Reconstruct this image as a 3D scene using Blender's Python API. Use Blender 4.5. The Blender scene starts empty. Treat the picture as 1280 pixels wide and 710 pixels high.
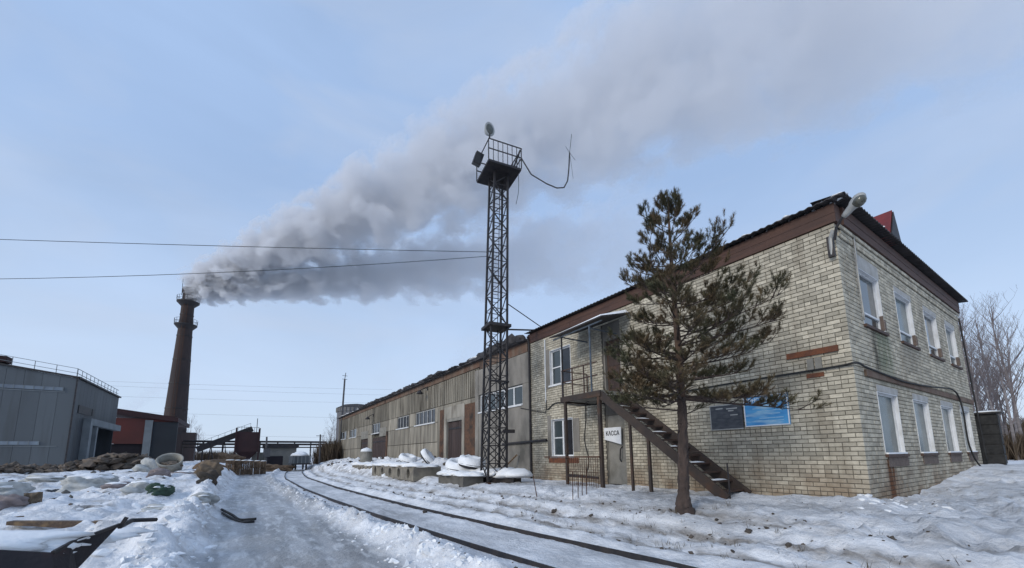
import bpy, bmesh, math, random
import numpy as np
from mathutils import Vector, Matrix, noise as mnoise
R = math.radians
random.seed(7)
rng = np.random.default_rng(7)
S = bpy.context.scene
COL = S.collection
# ------------------------------------------------------------------ camera
CAM = Vector((-11.1546, -3.1836, 1.10))
FW = Vector((0.54281641, 0.82698796, 0.14642834))
RT = Vector((0.8368412, -0.54733506, -0.01100632))
UP = Vector((-0.07104327, -0.12851168, 0.98916005))
FPX, CX, CY = 504.9, 640.0, 493.7
cd = bpy.data.cameras.new('camera'); cam = bpy.data.objects.new('camera', cd); COL.objects.link(cam)
cam.matrix_world = Matrix(((RT.x, UP.x, -FW.x, CAM.x), (RT.y, UP.y, -FW.y, CAM.y), (RT.z, UP.z, -FW.z, CAM.z), (0, 0, 0, 1)))
cd.sensor_width = 36.0; cd.lens = FPX / 1280 * 36.0; cd.shift_y = (CY - 355) / 1280
cd.clip_start = 0.05; cd.clip_end = 3000
S.camera = cam


def at(px, py, z=None, dist=None, X=None, Y=None):
    """survey helper: the place on a known plane that the photo shows at a pixel"""
    d = FW + RT * ((px - CX) / FPX) - UP * ((py - CY) / FPX)
    if z is not None: s = (z - CAM.z) / d.z
    elif dist is not None: s = dist / math.hypot(d.x, d.y)
    elif X is not None: s = (X - CAM.x) / d.x
    else: s = (Y - CAM.y) / d.y
    return CAM + d * s


# ------------------------------------------------------------------ light
SUN_EL, SUN_AZ = R(24), R(258)          # azimuth clockwise from +Y
W = bpy.data.worlds.new('World'); S.world = W; W.use_nodes = True
nt = W.node_tree; N = nt.nodes; LK = nt.links
bg = N['Background']; bg.inputs['Strength'].default_value = 0.10
sky = N.new('ShaderNodeTexSky'); sky.sky_type = 'NISHITA'; sky.sun_disc = False
sky.sun_elevation = SUN_EL; sky.sun_rotation = SUN_AZ; sky.air_density = 1.0; sky.dust_density = 1.5; sky.ozone_density = 1.5
tc = N.new('ShaderNodeTexCoord')
mp = N.new('ShaderNodeMapping'); mp.inputs['Scale'].default_value = (1, 1, 2.6)
LK.new(tc.outputs['Generated'], mp.inputs['Vector'])
n1 = N.new('ShaderNodeTexNoise'); n1.inputs['Scale'].default_value = 1.7; n1.inputs['Detail'].default_value = 7; n1.inputs['Roughness'].default_value = .52
n1.inputs['Distortion'].default_value = .5
LK.new(mp.outputs['Vector'], n1.inputs['Vector'])
rmp = N.new('ShaderNodeValToRGB'); rmp.color_ramp.elements[0].position = .36; rmp.color_ramp.elements[1].position = .78
rmp.color_ramp.elements[0].color = (.74, .74, .74, 1); rmp.color_ramp.elements[1].color = (.93, .93, .93, 1)
LK.new(n1.outputs['Fac'], rmp.inputs['Fac'])
mx = N.new('ShaderNodeMix'); mx.data_type = 'RGBA'
LK.new(rmp.outputs['Color'], mx.inputs['Factor']); LK.new(sky.outputs['Color'], mx.inputs['A'])
sxz = N.new('ShaderNodeSeparateXYZ'); LK.new(tc.outputs['Generated'], sxz.inputs[0])
hz = N.new('ShaderNodeMapRange'); hz.inputs['From Min'].default_value = .55; hz.inputs['From Max'].default_value = 0.0; LK.new(sxz.outputs['Z'], hz.inputs['Value'])
hm = N.new('ShaderNodeMix'); hm.data_type = 'RGBA'; LK.new(hz.outputs['Result'], hm.inputs['Factor'])
hm.inputs['A'].default_value = (4.0, 5.6, 8.5, 1); hm.inputs['B'].default_value = (6.2, 7.45, 9.3, 1)     # high haze: whiter low down, all round
n2 = N.new('ShaderNodeTexNoise'); n2.inputs['Scale'].default_value = 2.4; n2.inputs['Detail'].default_value = 6; n2.inputs['Roughness'].default_value = .5; n2.inputs['Distortion'].default_value = .8
LK.new(mp.outputs['Vector'], n2.inputs['Vector'])
vr = N.new('ShaderNodeMapRange'); vr.inputs['From Min'].default_value = .46; vr.inputs['From Max'].default_value = .74; vr.inputs['To Max'].default_value = .55; LK.new(n2.outputs['Fac'], vr.inputs['Value'])
vm = N.new('ShaderNodeMix'); vm.data_type = 'RGBA'; LK.new(vr.outputs['Result'], vm.inputs['Factor']); LK.new(hm.outputs['Result'], vm.inputs['A'])
vm.inputs['B'].default_value = (5.6, 6.5, 8.2, 1)      # thin veils of cloud
LK.new(vm.outputs['Result'], mx.inputs['B'])
LK.new(mx.outputs['Result'], bg.inputs['Color'])
sd = bpy.data.lights.new('sun', 'SUN'); sd.energy = 1.4; sd.angle = R(20); sd.color = (1, .945, .85)
sun = bpy.data.objects.new('sun', sd); COL.objects.link(sun)
sv = Vector((math.sin(SUN_AZ) * math.cos(SUN_EL), math.cos(SUN_AZ) * math.cos(SUN_EL), math.sin(SUN_EL)))
sun.rotation_euler = sv.to_track_quat('Z', 'Y').to_euler()
S.view_settings.view_transform = 'Standard'; S.view_settings.look = 'None'; S.view_settings.exposure = 0.14; S.view_settings.gamma = 1
S.render.engine = 'CYCLES'
S.cycles.use_denoising = True
S.cycles.max_bounces = 6; S.cycles.diffuse_bounces = 3; S.cycles.volume_bounces = 4
S.cycles.transparent_max_bounces = 8
S.cycles.volume_step_rate = 1.0; S.cycles.volume_max_steps = 256


# ------------------------------------------------------------------ materials
def M(name, c1, c2=None, scale=4, rough=.85, bump=0, bscale=30, metal=0, rand=0, detail=6, lo=.35, hi=.65, spec=.4, world=False, stretch=None, c3=None, s3=1.2, lo3=.5, hi3=.7):
    m = bpy.data.materials.new(name); m.use_nodes = True
    nt = m.node_tree; N = nt.nodes; L = nt.links
    b = N['Principled BSDF']; b.inputs['Roughness'].default_value = rough; b.inputs['Metallic'].default_value = metal
    b.inputs['Specular IOR Level'].default_value = spec
    if world:
        g = N.new('ShaderNodeNewGeometry'); src = g.outputs['Position']
    else:
        t = N.new('ShaderNodeTexCoord'); src = t.outputs['Object']
    if stretch:
        mp = N.new('ShaderNodeMapping'); mp.inputs['Scale'].default_value = stretch; L.new(src, mp.inputs['Vector']); src = mp.outputs['Vector']
    col = None

    def noise(sc, lo, hi, det=detail):
        n = N.new('ShaderNodeTexNoise'); n.inputs['Scale'].default_value = sc; n.inputs['Detail'].default_value = det
        L.new(src, n.inputs['Vector'])
        mr = N.new('ShaderNodeMapRange'); mr.inputs['From Min'].default_value = lo; mr.inputs['From Max'].default_value = hi
        L.new(n.outputs['Fac'], mr.inputs['Value']); return mr.outputs['Result']

    def mixc(f, a, bb):
        x = N.new('ShaderNodeMix'); x.data_type = 'RGBA'
        if isinstance(f, (int, float)): x.inputs['Factor'].default_value = f
        else: L.new(f, x.inputs['Factor'])
        for s, v in (('A', a), ('B', bb)):
            if isinstance(v, tuple): x.inputs[s].default_value = (*v[:3], 1)
            else: L.new(v, x.inputs[s])
        return x.outputs['Result']
    if c2: col = mixc(noise(scale, lo, hi), c1, c2)
    if c3: col = mixc(noise(s3, lo3, hi3), col if col else c1, c3)
    if rand:
        g2 = N.new('ShaderNodeNewGeometry'); oi = N.new('ShaderNodeObjectInfo')
        ad = N.new('ShaderNodeMath'); ad.operation = 'ADD'; L.new(g2.outputs['Random Per Island'], ad.inputs[0]); L.new(oi.outputs['Random'], ad.inputs[1])
        fr = N.new('ShaderNodeMath'); fr.operation = 'FRACT'; L.new(ad.outputs[0], fr.inputs[0])
        mr = N.new('ShaderNodeMapRange'); mr.inputs['To Min'].default_value = 1 - rand; mr.inputs['To Max'].default_value = 1 + rand * .6
        L.new(fr.outputs[0], mr.inputs['Value'])
        h = N.new('ShaderNodeHueSaturation'); L.new(mr.outputs['Result'], h.inputs['Value'])
        if col: L.new(col, h.inputs['Color'])
        else: h.inputs['Color'].default_value = (*c1, 1)
        col = h.outputs['Color']
    if col: L.new(col, b.inputs['Base Color'])
    else: b.inputs['Base Color'].default_value = (*c1, 1)
    if bump:
        n = N.new('ShaderNodeTexNoise'); n.inputs['Scale'].default_value = bscale; n.inputs['Detail'].default_value = 6; L.new(src, n.inputs['Vector'])
        bp = N.new('ShaderNodeBump'); bp.inputs['Strength'].default_value = bump; bp.inputs['Distance'].default_value = .03
        L.new(n.outputs['Fac'], bp.inputs['Height']); L.new(bp.outputs['Normal'], b.inputs['Normal'])
    return m


def brick_mat():
    """sand-lime brick: tint per brick, soot and damp near the base, run marks under sills"""
    m = M('sand_lime_brick', (.55, .50, .40), (.45, .41, .325), scale=9, rough=.92, bump=.35, bscale=60, rand=.30, world=True, spec=.2)
    nt = m.node_tree; N = nt.nodes; L = nt.links; b = N['Principled BSDF']
    src = b.inputs['Base Color'].links[0].from_socket
    g = N.new('ShaderNodeNewGeometry'); sx = N.new('ShaderNodeSeparateXYZ'); L.new(g.outputs['Position'], sx.inputs[0])

    def mr(v, a, c, lo=0., hi=1.):
        r = N.new('ShaderNodeMapRange'); r.inputs['From Min'].default_value = a; r.inputs['From Max'].default_value = c
        r.inputs['To Min'].default_value = lo; r.inputs['To Max'].default_value = hi; L.new(v, r.inputs['Value']); return r.outputs['Result']

    def mul(a, c):
        x = N.new('ShaderNodeMath'); x.operation = 'MULTIPLY'; L.new(a, x.inputs[0])
        if isinstance(c, (int, float)): x.inputs[1].default_value = c
        else: L.new(c, x.inputs[1])
        return x.outputs[0]

    def noise(sc, lo, hi, st=(1, 1, 1)):
        mp = N.new('ShaderNodeMapping'); mp.inputs['Scale'].default_value = st; L.new(g.outputs['Position'], mp.inputs['Vector'])
        n = N.new('ShaderNodeTexNoise'); n.inputs['Scale'].default_value = sc; n.inputs['Detail'].default_value = 5; L.new(mp.outputs['Vector'], n.inputs['Vector'])
        return mr(n.outputs['Fac'], lo, hi)

    def mixc(f, a, c):
        x = N.new('ShaderNodeMix'); x.data_type = 'RGBA'; L.new(f, x.inputs['Factor']); L.new(a, x.inputs['A'])
        x.inputs['B'].default_value = (*c, 1); return x.outputs['Result']
    c = mixc(mul(noise(.55, .5, .72), .35), src, (.20, .185, .16))                       # soot clouds
    c = mixc(mul(noise(2.2, .5, .7, (1, 1, .22)), .45), c, (.23, .19, .14))             # weather streaks
    c = mixc(mul(mul(mr(sx.outputs['Z'], 1.1, -.05), noise(1.6, .3, .6)), .8), c, (.17, .10, .055))   # damp foot

    def box(x0, x1, z0, z1, colr, amt, soft=.12):
        f = mul(mul(mr(sx.outputs['X'], x0 - soft, x0 + soft), mr(sx.outputs['X'], x1 + soft, x1 - soft)), mul(mr(sx.outputs['Z'], z0 - soft * 2, z0 + soft * 2), mr(sx.outputs['Z'], z1 + .03, z1)))
        f = mul(mul(f, mr(sx.outputs['Y'], .3, .2)), mul(noise(3, .2, .5, (2, 2, .4)), amt))
        return mixc(f, c, colr)
    c = box(1.25, 1.85, -.2, .88, (.13, .055, .025), .95)
    c = box(1.75, 2.9, 2.95, 4.05, (.17, .19, .13), .8, .2)
    c = box(1.55, 1.85, 2.9, 4.05, (.07, .065, .05), .9)
    c = box(3.9, 5.5, 3.5, 4.0, (.2, .18, .15), .6, .2)
    L.new(c, b.inputs['Base Color'])
    return m


MT = {}
MT['brick'] = brick_mat()
MT['mortar'] = M('mortar', (.072, .066, .057), (.17, .16, .135), scale=6, rough=.95, world=True)
MT['fascia'] = M('brown_board', (.088, .044, .031), (.06, .032, .025), scale=1.2, rough=.7, bump=.2, bscale=14, world=True, stretch=(1, 1, 7))
MT['roof'] = M('roof_sheet', (.028, .026, .028), (.05, .045, .045), scale=2, rough=.7)
MT['felt'] = M('roof_felt', (.03, .03, .034), (.075, .07, .07), scale=2.5, rough=.9, bump=.4, bscale=9)
MT['red_metal'] = M('red_sheet', (.19, .028, .026), (.13, .022, .022), scale=3, rough=.5)
MT['white_paint'] = M('white_paint', (.72, .73, .74), (.55, .56, .57), scale=5, rough=.6, lo=.4, hi=.75)
MT['grey_frame'] = M('greyed_white_paint', (.42, .42, .41), (.30, .30, .29), scale=5, rough=.7)
MT['plaster_white'] = M('white_plaster', (.74, .75, .76), (.58, .58, .57), scale=3.5, rough=.9, bump=.15, bscale=25, world=True, lo=.4, hi=.75)
MT['plaster_dull'] = M('dull_plaster', (.46, .45, .43), (.34, .325, .30), scale=3.5, rough=.93, bump=.2, bscale=25, world=True)
MT['bare_brick'] = M('bare_brown_brick', (.17, .13, .108), (.12, .092, .078), scale=8, rough=.95, bump=.4, bscale=30, world=True)
MT['glass'] = M('window_glass', (.03, .04, .045), (.055, .07, .075), scale=.9, rough=.07, spec=.6, world=True)
MT['sky_tint'] = M('sky_tinted_glass', (.10, .14, .145), (.05, .075, .08), scale=1.3, rough=.16, spec=.22, world=True)  # teal-grey of the reflected sky painted into the pane colour
MT['dark_glass'] = M('dark_window_glass', (.012, .013, .017), (.03, .03, .035), scale=2, rough=.12, spec=.5, world=True)
MT['concrete'] = M('concrete', (.27, .255, .225), (.20, .19, .165), scale=3, rough=.93, bump=.3, bscale=20, c3=(.13, .12, .10), s3=.8)
MT['dark_concrete'] = M('damp_concrete', (.15, .14, .125), (.09, .085, .075), scale=2.5, rough=.93, bump=.3, bscale=20)
MT['slab'] = M('old_slab_concrete', (.25, .225, .18), (.15, .135, .115), scale=2.5, rough=.93, bump=.4, bscale=14)
MT['grey_plaster'] = M('grey_plaster', (.27, .25, .22), (.185, .17, .15), scale=1.4, rough=.93, bump=.3, bscale=18, world=True, c3=(.10, .095, .085), s3=.9, stretch=(1, 1, .5))
MT['panel'] = M('wall_panel_concrete', (.345, .31, .25), (.225, .205, .168), scale=1.6, rough=.93, bump=.25, bscale=14, world=True, c3=(.10, .085, .065), s3=2.6, lo3=.48, hi3=.72, stretch=(1, 1, .13), rand=.30)
MT['pale_post'] = M('pale_post_concrete', (.36, .33, .28), (.26, .24, .20), scale=2, rough=.93, world=True, c3=(.15, .13, .105), s3=1.8, stretch=(1, 1, .3))
MT['rust_panel'] = M('rust_stained_band', (.135, .075, .05), (.17, .125, .095), scale=2, rough=.9, world=True, c3=(.075, .05, .038), s3=1.5, stretch=(1, 1, .5))
MT['orange_brick'] = M('old_orange_brick', (.13, .068, .04), (.085, .048, .032), scale=6, rough=.92, bump=.5, bscale=22, world=True, c3=(.035, .028, .024), s3=1.4)
MT['gate'] = M('gate_board', (.045, .030, .027), (.065, .045, .04), scale=3, rough=.8, world=True, stretch=(2, 2, .3), rand=.2)
MT['rust'] = M('rusty_steel', (.105, .045, .024), (.055, .032, .024), scale=7, rough=.85, bump=.25, bscale=40, metal=.2)
MT['stringer'] = M('weathered_brown_steel', (.04, .032, .029), (.06, .043, .034), scale=3, rough=.85, c3=(.10, .05, .028), s3=1.1, lo3=.55, hi3=.7)
MT['rust_bright'] = M('bright_rust', (.17, .062, .03), (.10, .045, .03), scale=6, rough=.9, bump=.3)
MT['dark_steel'] = M('dark_steel', (.026, .026, .03), (.05, .042, .04), scale=5, rough=.6, metal=.3)
MT['brown_steel'] = M('brown_painted_steel', (.06, .04, .034), (.09, .05, .035), scale=6, rough=.7, metal=.1)
MT['grey_blue'] = M('grey_blue_paint', (.10, .13, .17), (.06, .075, .09), scale=8, rough=.6)
MT['black'] = M('black_rubber', (.014, .014, .015), (.03, .03, .03), scale=6, rough=.75)
MT['wood'] = M('weathered_wood', (.16, .11, .075), (.085, .06, .045), scale=3, rough=.9, bump=.4, bscale=20, stretch=(8, 1, 8), c3=(.26, .17, .09), s3=.9)
MT['bark'] = M('pine_bark', (.085, .06, .05), (.045, .034, .03), scale=9, rough=.95, bump=.9, bscale=16, stretch=(1, 1, .35))
MT['bark_light'] = M('pine_bark_upper', (.14, .085, .055), (.07, .05, .04), scale=9, rough=.95, bump=.6, bscale=16, stretch=(1, 1, .35))
MT['needle'] = M('pine_needle', (.092, .096, .052), (.125, .102, .058), scale=1.6, rough=.7, rand=.45, spec=.25, c3=(.16, .112, .064), s3=1.3, lo3=.44, hi3=.62)
MT['birch'] = M('bare_tree_bark', (.17, .15, .15), (.26, .235, .23), scale=4, rough=.9, stretch=(1, 1, 3))
MT['twig'] = M('twig', (.135, .115, .115), (.18, .15, .15), scale=2, rough=.9)
MT['brush'] = M('brown_brush', (.075, .055, .042), (.12, .09, .06), scale=.6, rough=.95, rand=.3)
MT['hangar'] = M('grey_cladding', (.105, .118, .128), (.092, .103, .113), scale=.25, rough=.6, world=True, rand=.12, spec=.3, c3=(.07, .075, .078), s3=1.6, lo3=.5, hi3=.75, stretch=(1, 1, .1))
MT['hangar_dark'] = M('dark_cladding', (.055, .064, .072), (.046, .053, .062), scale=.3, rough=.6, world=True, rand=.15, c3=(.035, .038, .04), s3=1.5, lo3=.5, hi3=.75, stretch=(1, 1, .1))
MT['dark_panel'] = M('dark_slate_cladding', (.022, .026, .031), (.018, .021, .026), scale=.5, rough=.7, world=True)
MT['pale_steel'] = M('pale_grey_frame', (.19, .21, .22), (.14, .155, .165), scale=1, rough=.7, world=True)
MT['strip'] = M('strip_window', (.21, .25, .29), (.12, .14, .17), scale=.9, rough=.3, world=True)
MT['red_wall'] = M('red_cladding', (.115, .028, .022), (.085, .025, .021), scale=.35, rough=.7, world=True)
MT['dark_in'] = M('unlit_inside', (.012, .010, .014), (.02, .016, .02), scale=.6, rough=.9, world=True)  # near-black: shade inside openings put into the colour
MT['chimney'] = M('chimney_brick', (.058, .042, .039), (.042, .033, .033), scale=.5, rough=.95, bump=.4, bscale=4, c3=(.05, .042, .042), s3=.25, stretch=(1, 1, .3))
MT['hopper'] = M('dark_red_steel', (.045, .020, .021), (.034, .018, .02), scale=.9, rough=.8, metal=.1)
MT['shed'] = M('pale_block_wall', (.19, .18, .16), (.14, .135, .12), scale=.8, rough=.95)
MT['brown_pack'] = M('brown_brick_pack', (.20, .135, .085), (.13, .085, .055), scale=3, rough=.95, rand=.35, bump=.4, bscale=8)
MT['rubble'] = M('brown_rubble', (.17, .13, .10), (.10, .085, .07), scale=2, rough=.95, rand=.4, bump=.4, bscale=6)
MT['sack'] = M('white_sack', (.50, .505, .49), (.36, .365, .35), scale=6, rough=.75, bump=.6, bscale=9)
MT['sack_green'] = M('green_sack', (.045, .085, .055), (.025, .05, .035), scale=7, rough=.7, bump=.5, bscale=12)
MT['sack_pink'] = M('dull_pink_sack', (.27, .225, .22), (.20, .165, .16), scale=5, rough=.8, bump=.5, bscale=10)
MT['ring'] = M('pale_concrete_ring', (.36, .35, .31), (.26, .25, .22), scale=5, rough=.9, bump=.3)
MT['card'] = M('brown_cardboard', (.20, .15, .10), (.12, .09, .065), scale=4, rough=.95, bump=.3)
MT['blue_rag'] = M('blue_rag', (.03, .09, .2), (.04, .12, .26), scale=5, rough=.8)
MT['sign_blue'] = M('blue_banner', (.05, .25, .55), (.09, .36, .66), scale=1.8, rough=.45, stretch=(1, 1, 5), c3=(.42, .62, .72), s3=1.4, lo3=.52, hi3=.72)
MT['sign_white'] = M('sign_white', (.80, .81, .82), (.72, .73, .74), scale=3, rough=.5)
MT['print_pale'] = M('pale_blue_print', (.36, .55, .70), (.22, .45, .66), scale=14, rough=.45)
MT['sign_dark'] = M('dark_board', (.035, .04, .05), (.07, .075, .085), scale=6, rough=.5, stretch=(1, 1, 3))
MT['ink'] = M('black_ink', (.012, .012, .014), rough=.5)
MT['lamp_grey'] = M('lamp_housing', (.42, .42, .40), (.30, .30, .29), scale=5, rough=.5, metal=.2)
MT['lamp_glass'] = M('lamp_glass', (.05, .052, .042), (.10, .10, .08), scale=12, rough=.15, spec=.6)
MT['tank'] = M('grey_tank', (.16, .16, .17), (.11, .11, .12), scale=.6, rough=.9)
MT['pole'] = M('pole_concrete', (.10, .10, .105), (.075, .072, .075), scale=2, rough=.9)
MT['grass'] = M('dry_grass', (.13, .105, .06), (.085, .07, .05), scale=3, rough=.95, rand=.3)
MT['clod'] = M('snow_clod', (.86, .87, .88), (.70, .71, .72), scale=5, rough=.75, lo=.45, hi=.8, bump=.4, bscale=18, rand=.12)
MT['snow'] = M('fresh_snow', (.89, .895, .90), (.80, .81, .82), scale=3, rough=.7, bump=.35, bscale=14)
MT['soil'] = M('frozen_debris', (.075, .062, .05), (.12, .10, .085), scale=5, rough=.95, rand=.4)


# ------------------------------------------------------------------ helpers
class MB:
    def __init__(s): s.v = []; s.f = []
    def add(s, vs, fs):
        o = len(s.v); s.v += [tuple(p) for p in vs]; s.f += [tuple(i + o for i in f) for f in fs]; return s
    def box(s, x0, x1, y0, y1, z0, z1):
        vs = [(x, y, z) for z in (z0, z1) for y in (y0, y1) for x in (x0, x1)]
        return s.add(vs, [(0, 2, 3, 1), (4, 5, 7, 6), (0, 1, 5, 4), (2, 6, 7, 3), (0, 4, 6, 2), (1, 3, 7, 5)])
    def obox(s, c, size, rot):
        h = [Vector((sx * size[0] / 2, sy * size[1] / 2, sz * size[2] / 2)) for sz in (-1, 1) for sy in (-1, 1) for sx in (-1, 1)]
        c = Vector(c); vs = [c + rot @ p for p in h]
        return s.add(vs, [(0, 2, 3, 1), (4, 5, 7, 6), (0, 1, 5, 4), (2, 6, 7, 3), (0, 4, 6, 2), (1, 3, 7, 5)])
    def bar(s, p, q, w, h=None, up=(0, 0, 1)):
        p = Vector(p); q = Vector(q); d = (q - p); l = d.length; d.normalize()
        u = Vector(up)
        if abs(d.dot(u)) > .98: u = Vector((1, 0, 0))
        a = d.cross(u).normalized(); b = a.cross(d).normalized()
        return s.obox((p + q) / 2, (w, l, h or w), Matrix((a, d, b)).transposed())
    def tube(s, pts, r, n=6, cap=True):
        pts = [Vector(p) for p in pts]; m = len(pts); o = len(s.v)
        rs = r if isinstance(r, (list, tuple)) else [r] * m
        prev = None
        for i, p in enumerate(pts):
            d = (pts[min(i + 1, m - 1)] - pts[max(i - 1, 0)])
            d = d.normalized() if d.length > 1e-9 else Vector((0, 0, 1))
            if prev is None:
                a = d.cross(Vector((0, 0, 1)) if abs(d.z) < .9 else Vector((1, 0, 0))).normalized()
            else:
                a = (prev - d * prev.dot(d)).normalized()
            prev = a; b = d.cross(a)
            for k in range(n):
                t = 2 * math.pi * k / n; s.v.append(tuple(p + (a * math.cos(t) + b * math.sin(t)) * rs[i]))
        for i in range(m - 1):
            for k in range(n):
                k2 = (k + 1) % n
                s.f.append((o + i * n + k, o + i * n + k2, o + (i + 1) * n + k2, o + (i + 1) * n + k))
        if cap:
            s.f.append(tuple(o + k for k in range(n))[::-1]); s.f.append(tuple(o + (m - 1) * n + k for k in range(n)))
        return s
    def lathe(s, prof, n=16, c=(0, 0, 0)):
        o = len(s.v); m = len(prof)
        for r, z in prof:
            for k in range(n):
                t = 2 * math.pi * k / n; s.v.append((c[0] + r * math.cos(t), c[1] + r * math.sin(t), c[2] + z))
        for i in range(m - 1):
            for k in range(n):
                k2 = (k + 1) % n; s.f.append((o + i * n + k, o + i * n + k2, o + (i + 1) * n + k2, o + (i + 1) * n + k))
        if prof[0][0] > 1e-4: s.f.append(tuple(o + k for k in range(n))[::-1])
        if prof[-1][0] > 1e-4: s.f.append(tuple(o + (m - 1) * n + k for k in range(n)))
        return s
    def prism(s, poly, vec):
        n = len(poly); vec = Vector(vec); a = [Vector(p) for p in poly]
        vs = a + [p + vec for p in a]
        return s.add(vs, [tuple(range(n))[::-1], tuple(range(n, 2 * n))] + [(i, (i + 1) % n, n + (i + 1) % n, n + i) for i in range(n)])
    def mesh(s, name, mat, smooth=False):
        me = bpy.data.meshes.new(name); me.from_pydata(s.v, [], s.f); me.materials.append(mat)
        me.validate()
        bm = bmesh.new(); bm.from_mesh(me); bmesh.ops.recalc_face_normals(bm, faces=bm.faces); bm.to_mesh(me); bm.free()
        if smooth: me.shade_smooth()
        return me
    def build(s, name, mat, parent=None, smooth=False, kind=None):
        o = bpy.data.objects.new(name, s.mesh(name, mat, smooth)); COL.objects.link(o)
        if parent is not None: put(o, parent)
        if kind: o['kind'] = kind
        return o


def wmat(o):
    m = o.matrix_basis.copy()
    while o.parent is not None:
        o = o.parent; m = o.matrix_basis @ m
    return m


def put(o, parent):
    """children are modelled in world space: undo the parent's offset"""
    o.parent = parent
    o.matrix_basis = wmat(parent).inverted() @ o.matrix_basis


def tag(o, label=None, cat=None, group=None, kind=None):
    if label: o['label'] = label
    if cat: o['category'] = cat
    if group: o['group'] = group
    if kind: o['kind'] = kind
    return o


def thing(name, label, cat, loc=(0, 0, 0), group=None, rz=0):
    o = bpy.data.objects.new(name, None); COL.objects.link(o); o.location = loc; o.rotation_euler = (0, 0, rz); o.empty_display_size = .3
    return tag(o, label, cat, group)


def inst(name, me, parent, loc=(0, 0, 0), rot=None, kind=None):
    o = bpy.data.objects.new(name, me); COL.objects.link(o)
    o.location = loc
    if rot: o.rotation_euler = rot
    if parent is not None: put(o, parent)
    return o


def blob(mb, c, size, rot=0, rough=.25, sub=2, seed=None, flat=0.0, tilt=0):
    """a lumpy rounded mass (sack, clod, heap); flat squashes what lies below the centre"""
    rr = np.random.default_rng(seed if seed is not None else rng.integers(1 << 30))
    bm = bmesh.new(); bmesh.ops.create_icosphere(bm, subdivisions=sub, radius=1)
    ph = rr.uniform(0, 6.28, (5, 3)); fr = rr.uniform(1.0, 3.6, (5, 3))
    m = Matrix.Rotation(rot, 3, 'Z') @ Matrix.Rotation(tilt, 3, 'X')
    vs = []
    for v in bm.verts:
        p = np.array(v.co); d = 1 + rough * .22 * abs(math.sin(p[0] * 7 + ph[0, 2] + 2 * math.sin(p[1] * 5 + ph[1, 2])) * math.cos(p[2] * 6 + ph[2, 2])) + rough * sum(np.sin(p @ fr[k] * 1.6 + ph[k, 0]) * np.cos(p[(k + 1) % 3] * fr[k, 1] + ph[k, 1]) for k in range(5)) / 2.2
        if sub >= 3: d += rough * (.9 * mnoise.fractal(Vector(p * 1.9) + Vector((ph[0, 0] * 3, ph[1, 0] * 3, 0)), 1.0, 2.2, 4))
        q = p * d
        if q[2] < 0: q[2] *= (1 - flat)
        vs.append(Vector(c) + m @ Vector((q[0] * size[0], q[1] * size[1], q[2] * size[2])))
    fs = [tuple(v.index for v in f.verts) for f in bm.faces]
    bm.free(); mb.add(vs, fs); return mb


# ------------------------------------------------------------------ ground
def hash2(ix, iy, seed):
    n = (ix.astype(np.int64) * 374761393 + iy.astype(np.int64) * 668265263 + seed * 1442695041) & 0x7fffffff
    n = ((n ^ (n >> 13)) * 1274126177) & 0x7fffffff
    return ((n ^ (n >> 16)) & 0xffff) / 65535.0


def vnoise(x, y, seed=0):
    ix = np.floor(x); iy = np.floor(y); fx = x - ix; fy = y - iy
    fx = fx * fx * fx * (fx * (fx * 6 - 15) + 10); fy = fy * fy * fy * (fy * (fy * 6 - 15) + 10)
    a = hash2(ix, iy, seed); b = hash2(ix + 1, iy, seed); c = hash2(ix, iy + 1, seed); d = hash2(ix + 1, iy + 1, seed)
    return (a + (b - a) * fx) + ((c + (d - c) * fx) - (a + (b - a) * fx)) * fy


def fbm(x, y, oct=4, seed=0, gain=.5):
    s = 0; a = 1; t = 0
    for k in range(oct):
        s = s + a * (vnoise(x, y, seed + k * 17) - .5); t += a; a *= gain; x = x * 2.03 + 13.1; y = y * 2.03 + 7.7
    return s / t * 2      # about -1..1


def ss(a, b, x):
    t = np.clip((x - a) / (b - a), 0, 1); return t * t * (3 - 2 * t)


RAILY = np.array([-30, 1.0, 3.8, 9.0, 14, 20, 32, 37, 45, 53, 70, 90])
RAILX = np.array([-5.0, -5.88, -6.15, -6.55, -6.8, -7.0, -6.95, -6.65, -6.0, -5.1, -3.0, -.5])


def rail_c(y): return np.interp(y, RAILY, RAILX) - .76


def gauss(x, c, w): return np.exp(-((x - c) / w) ** 2)


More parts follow.
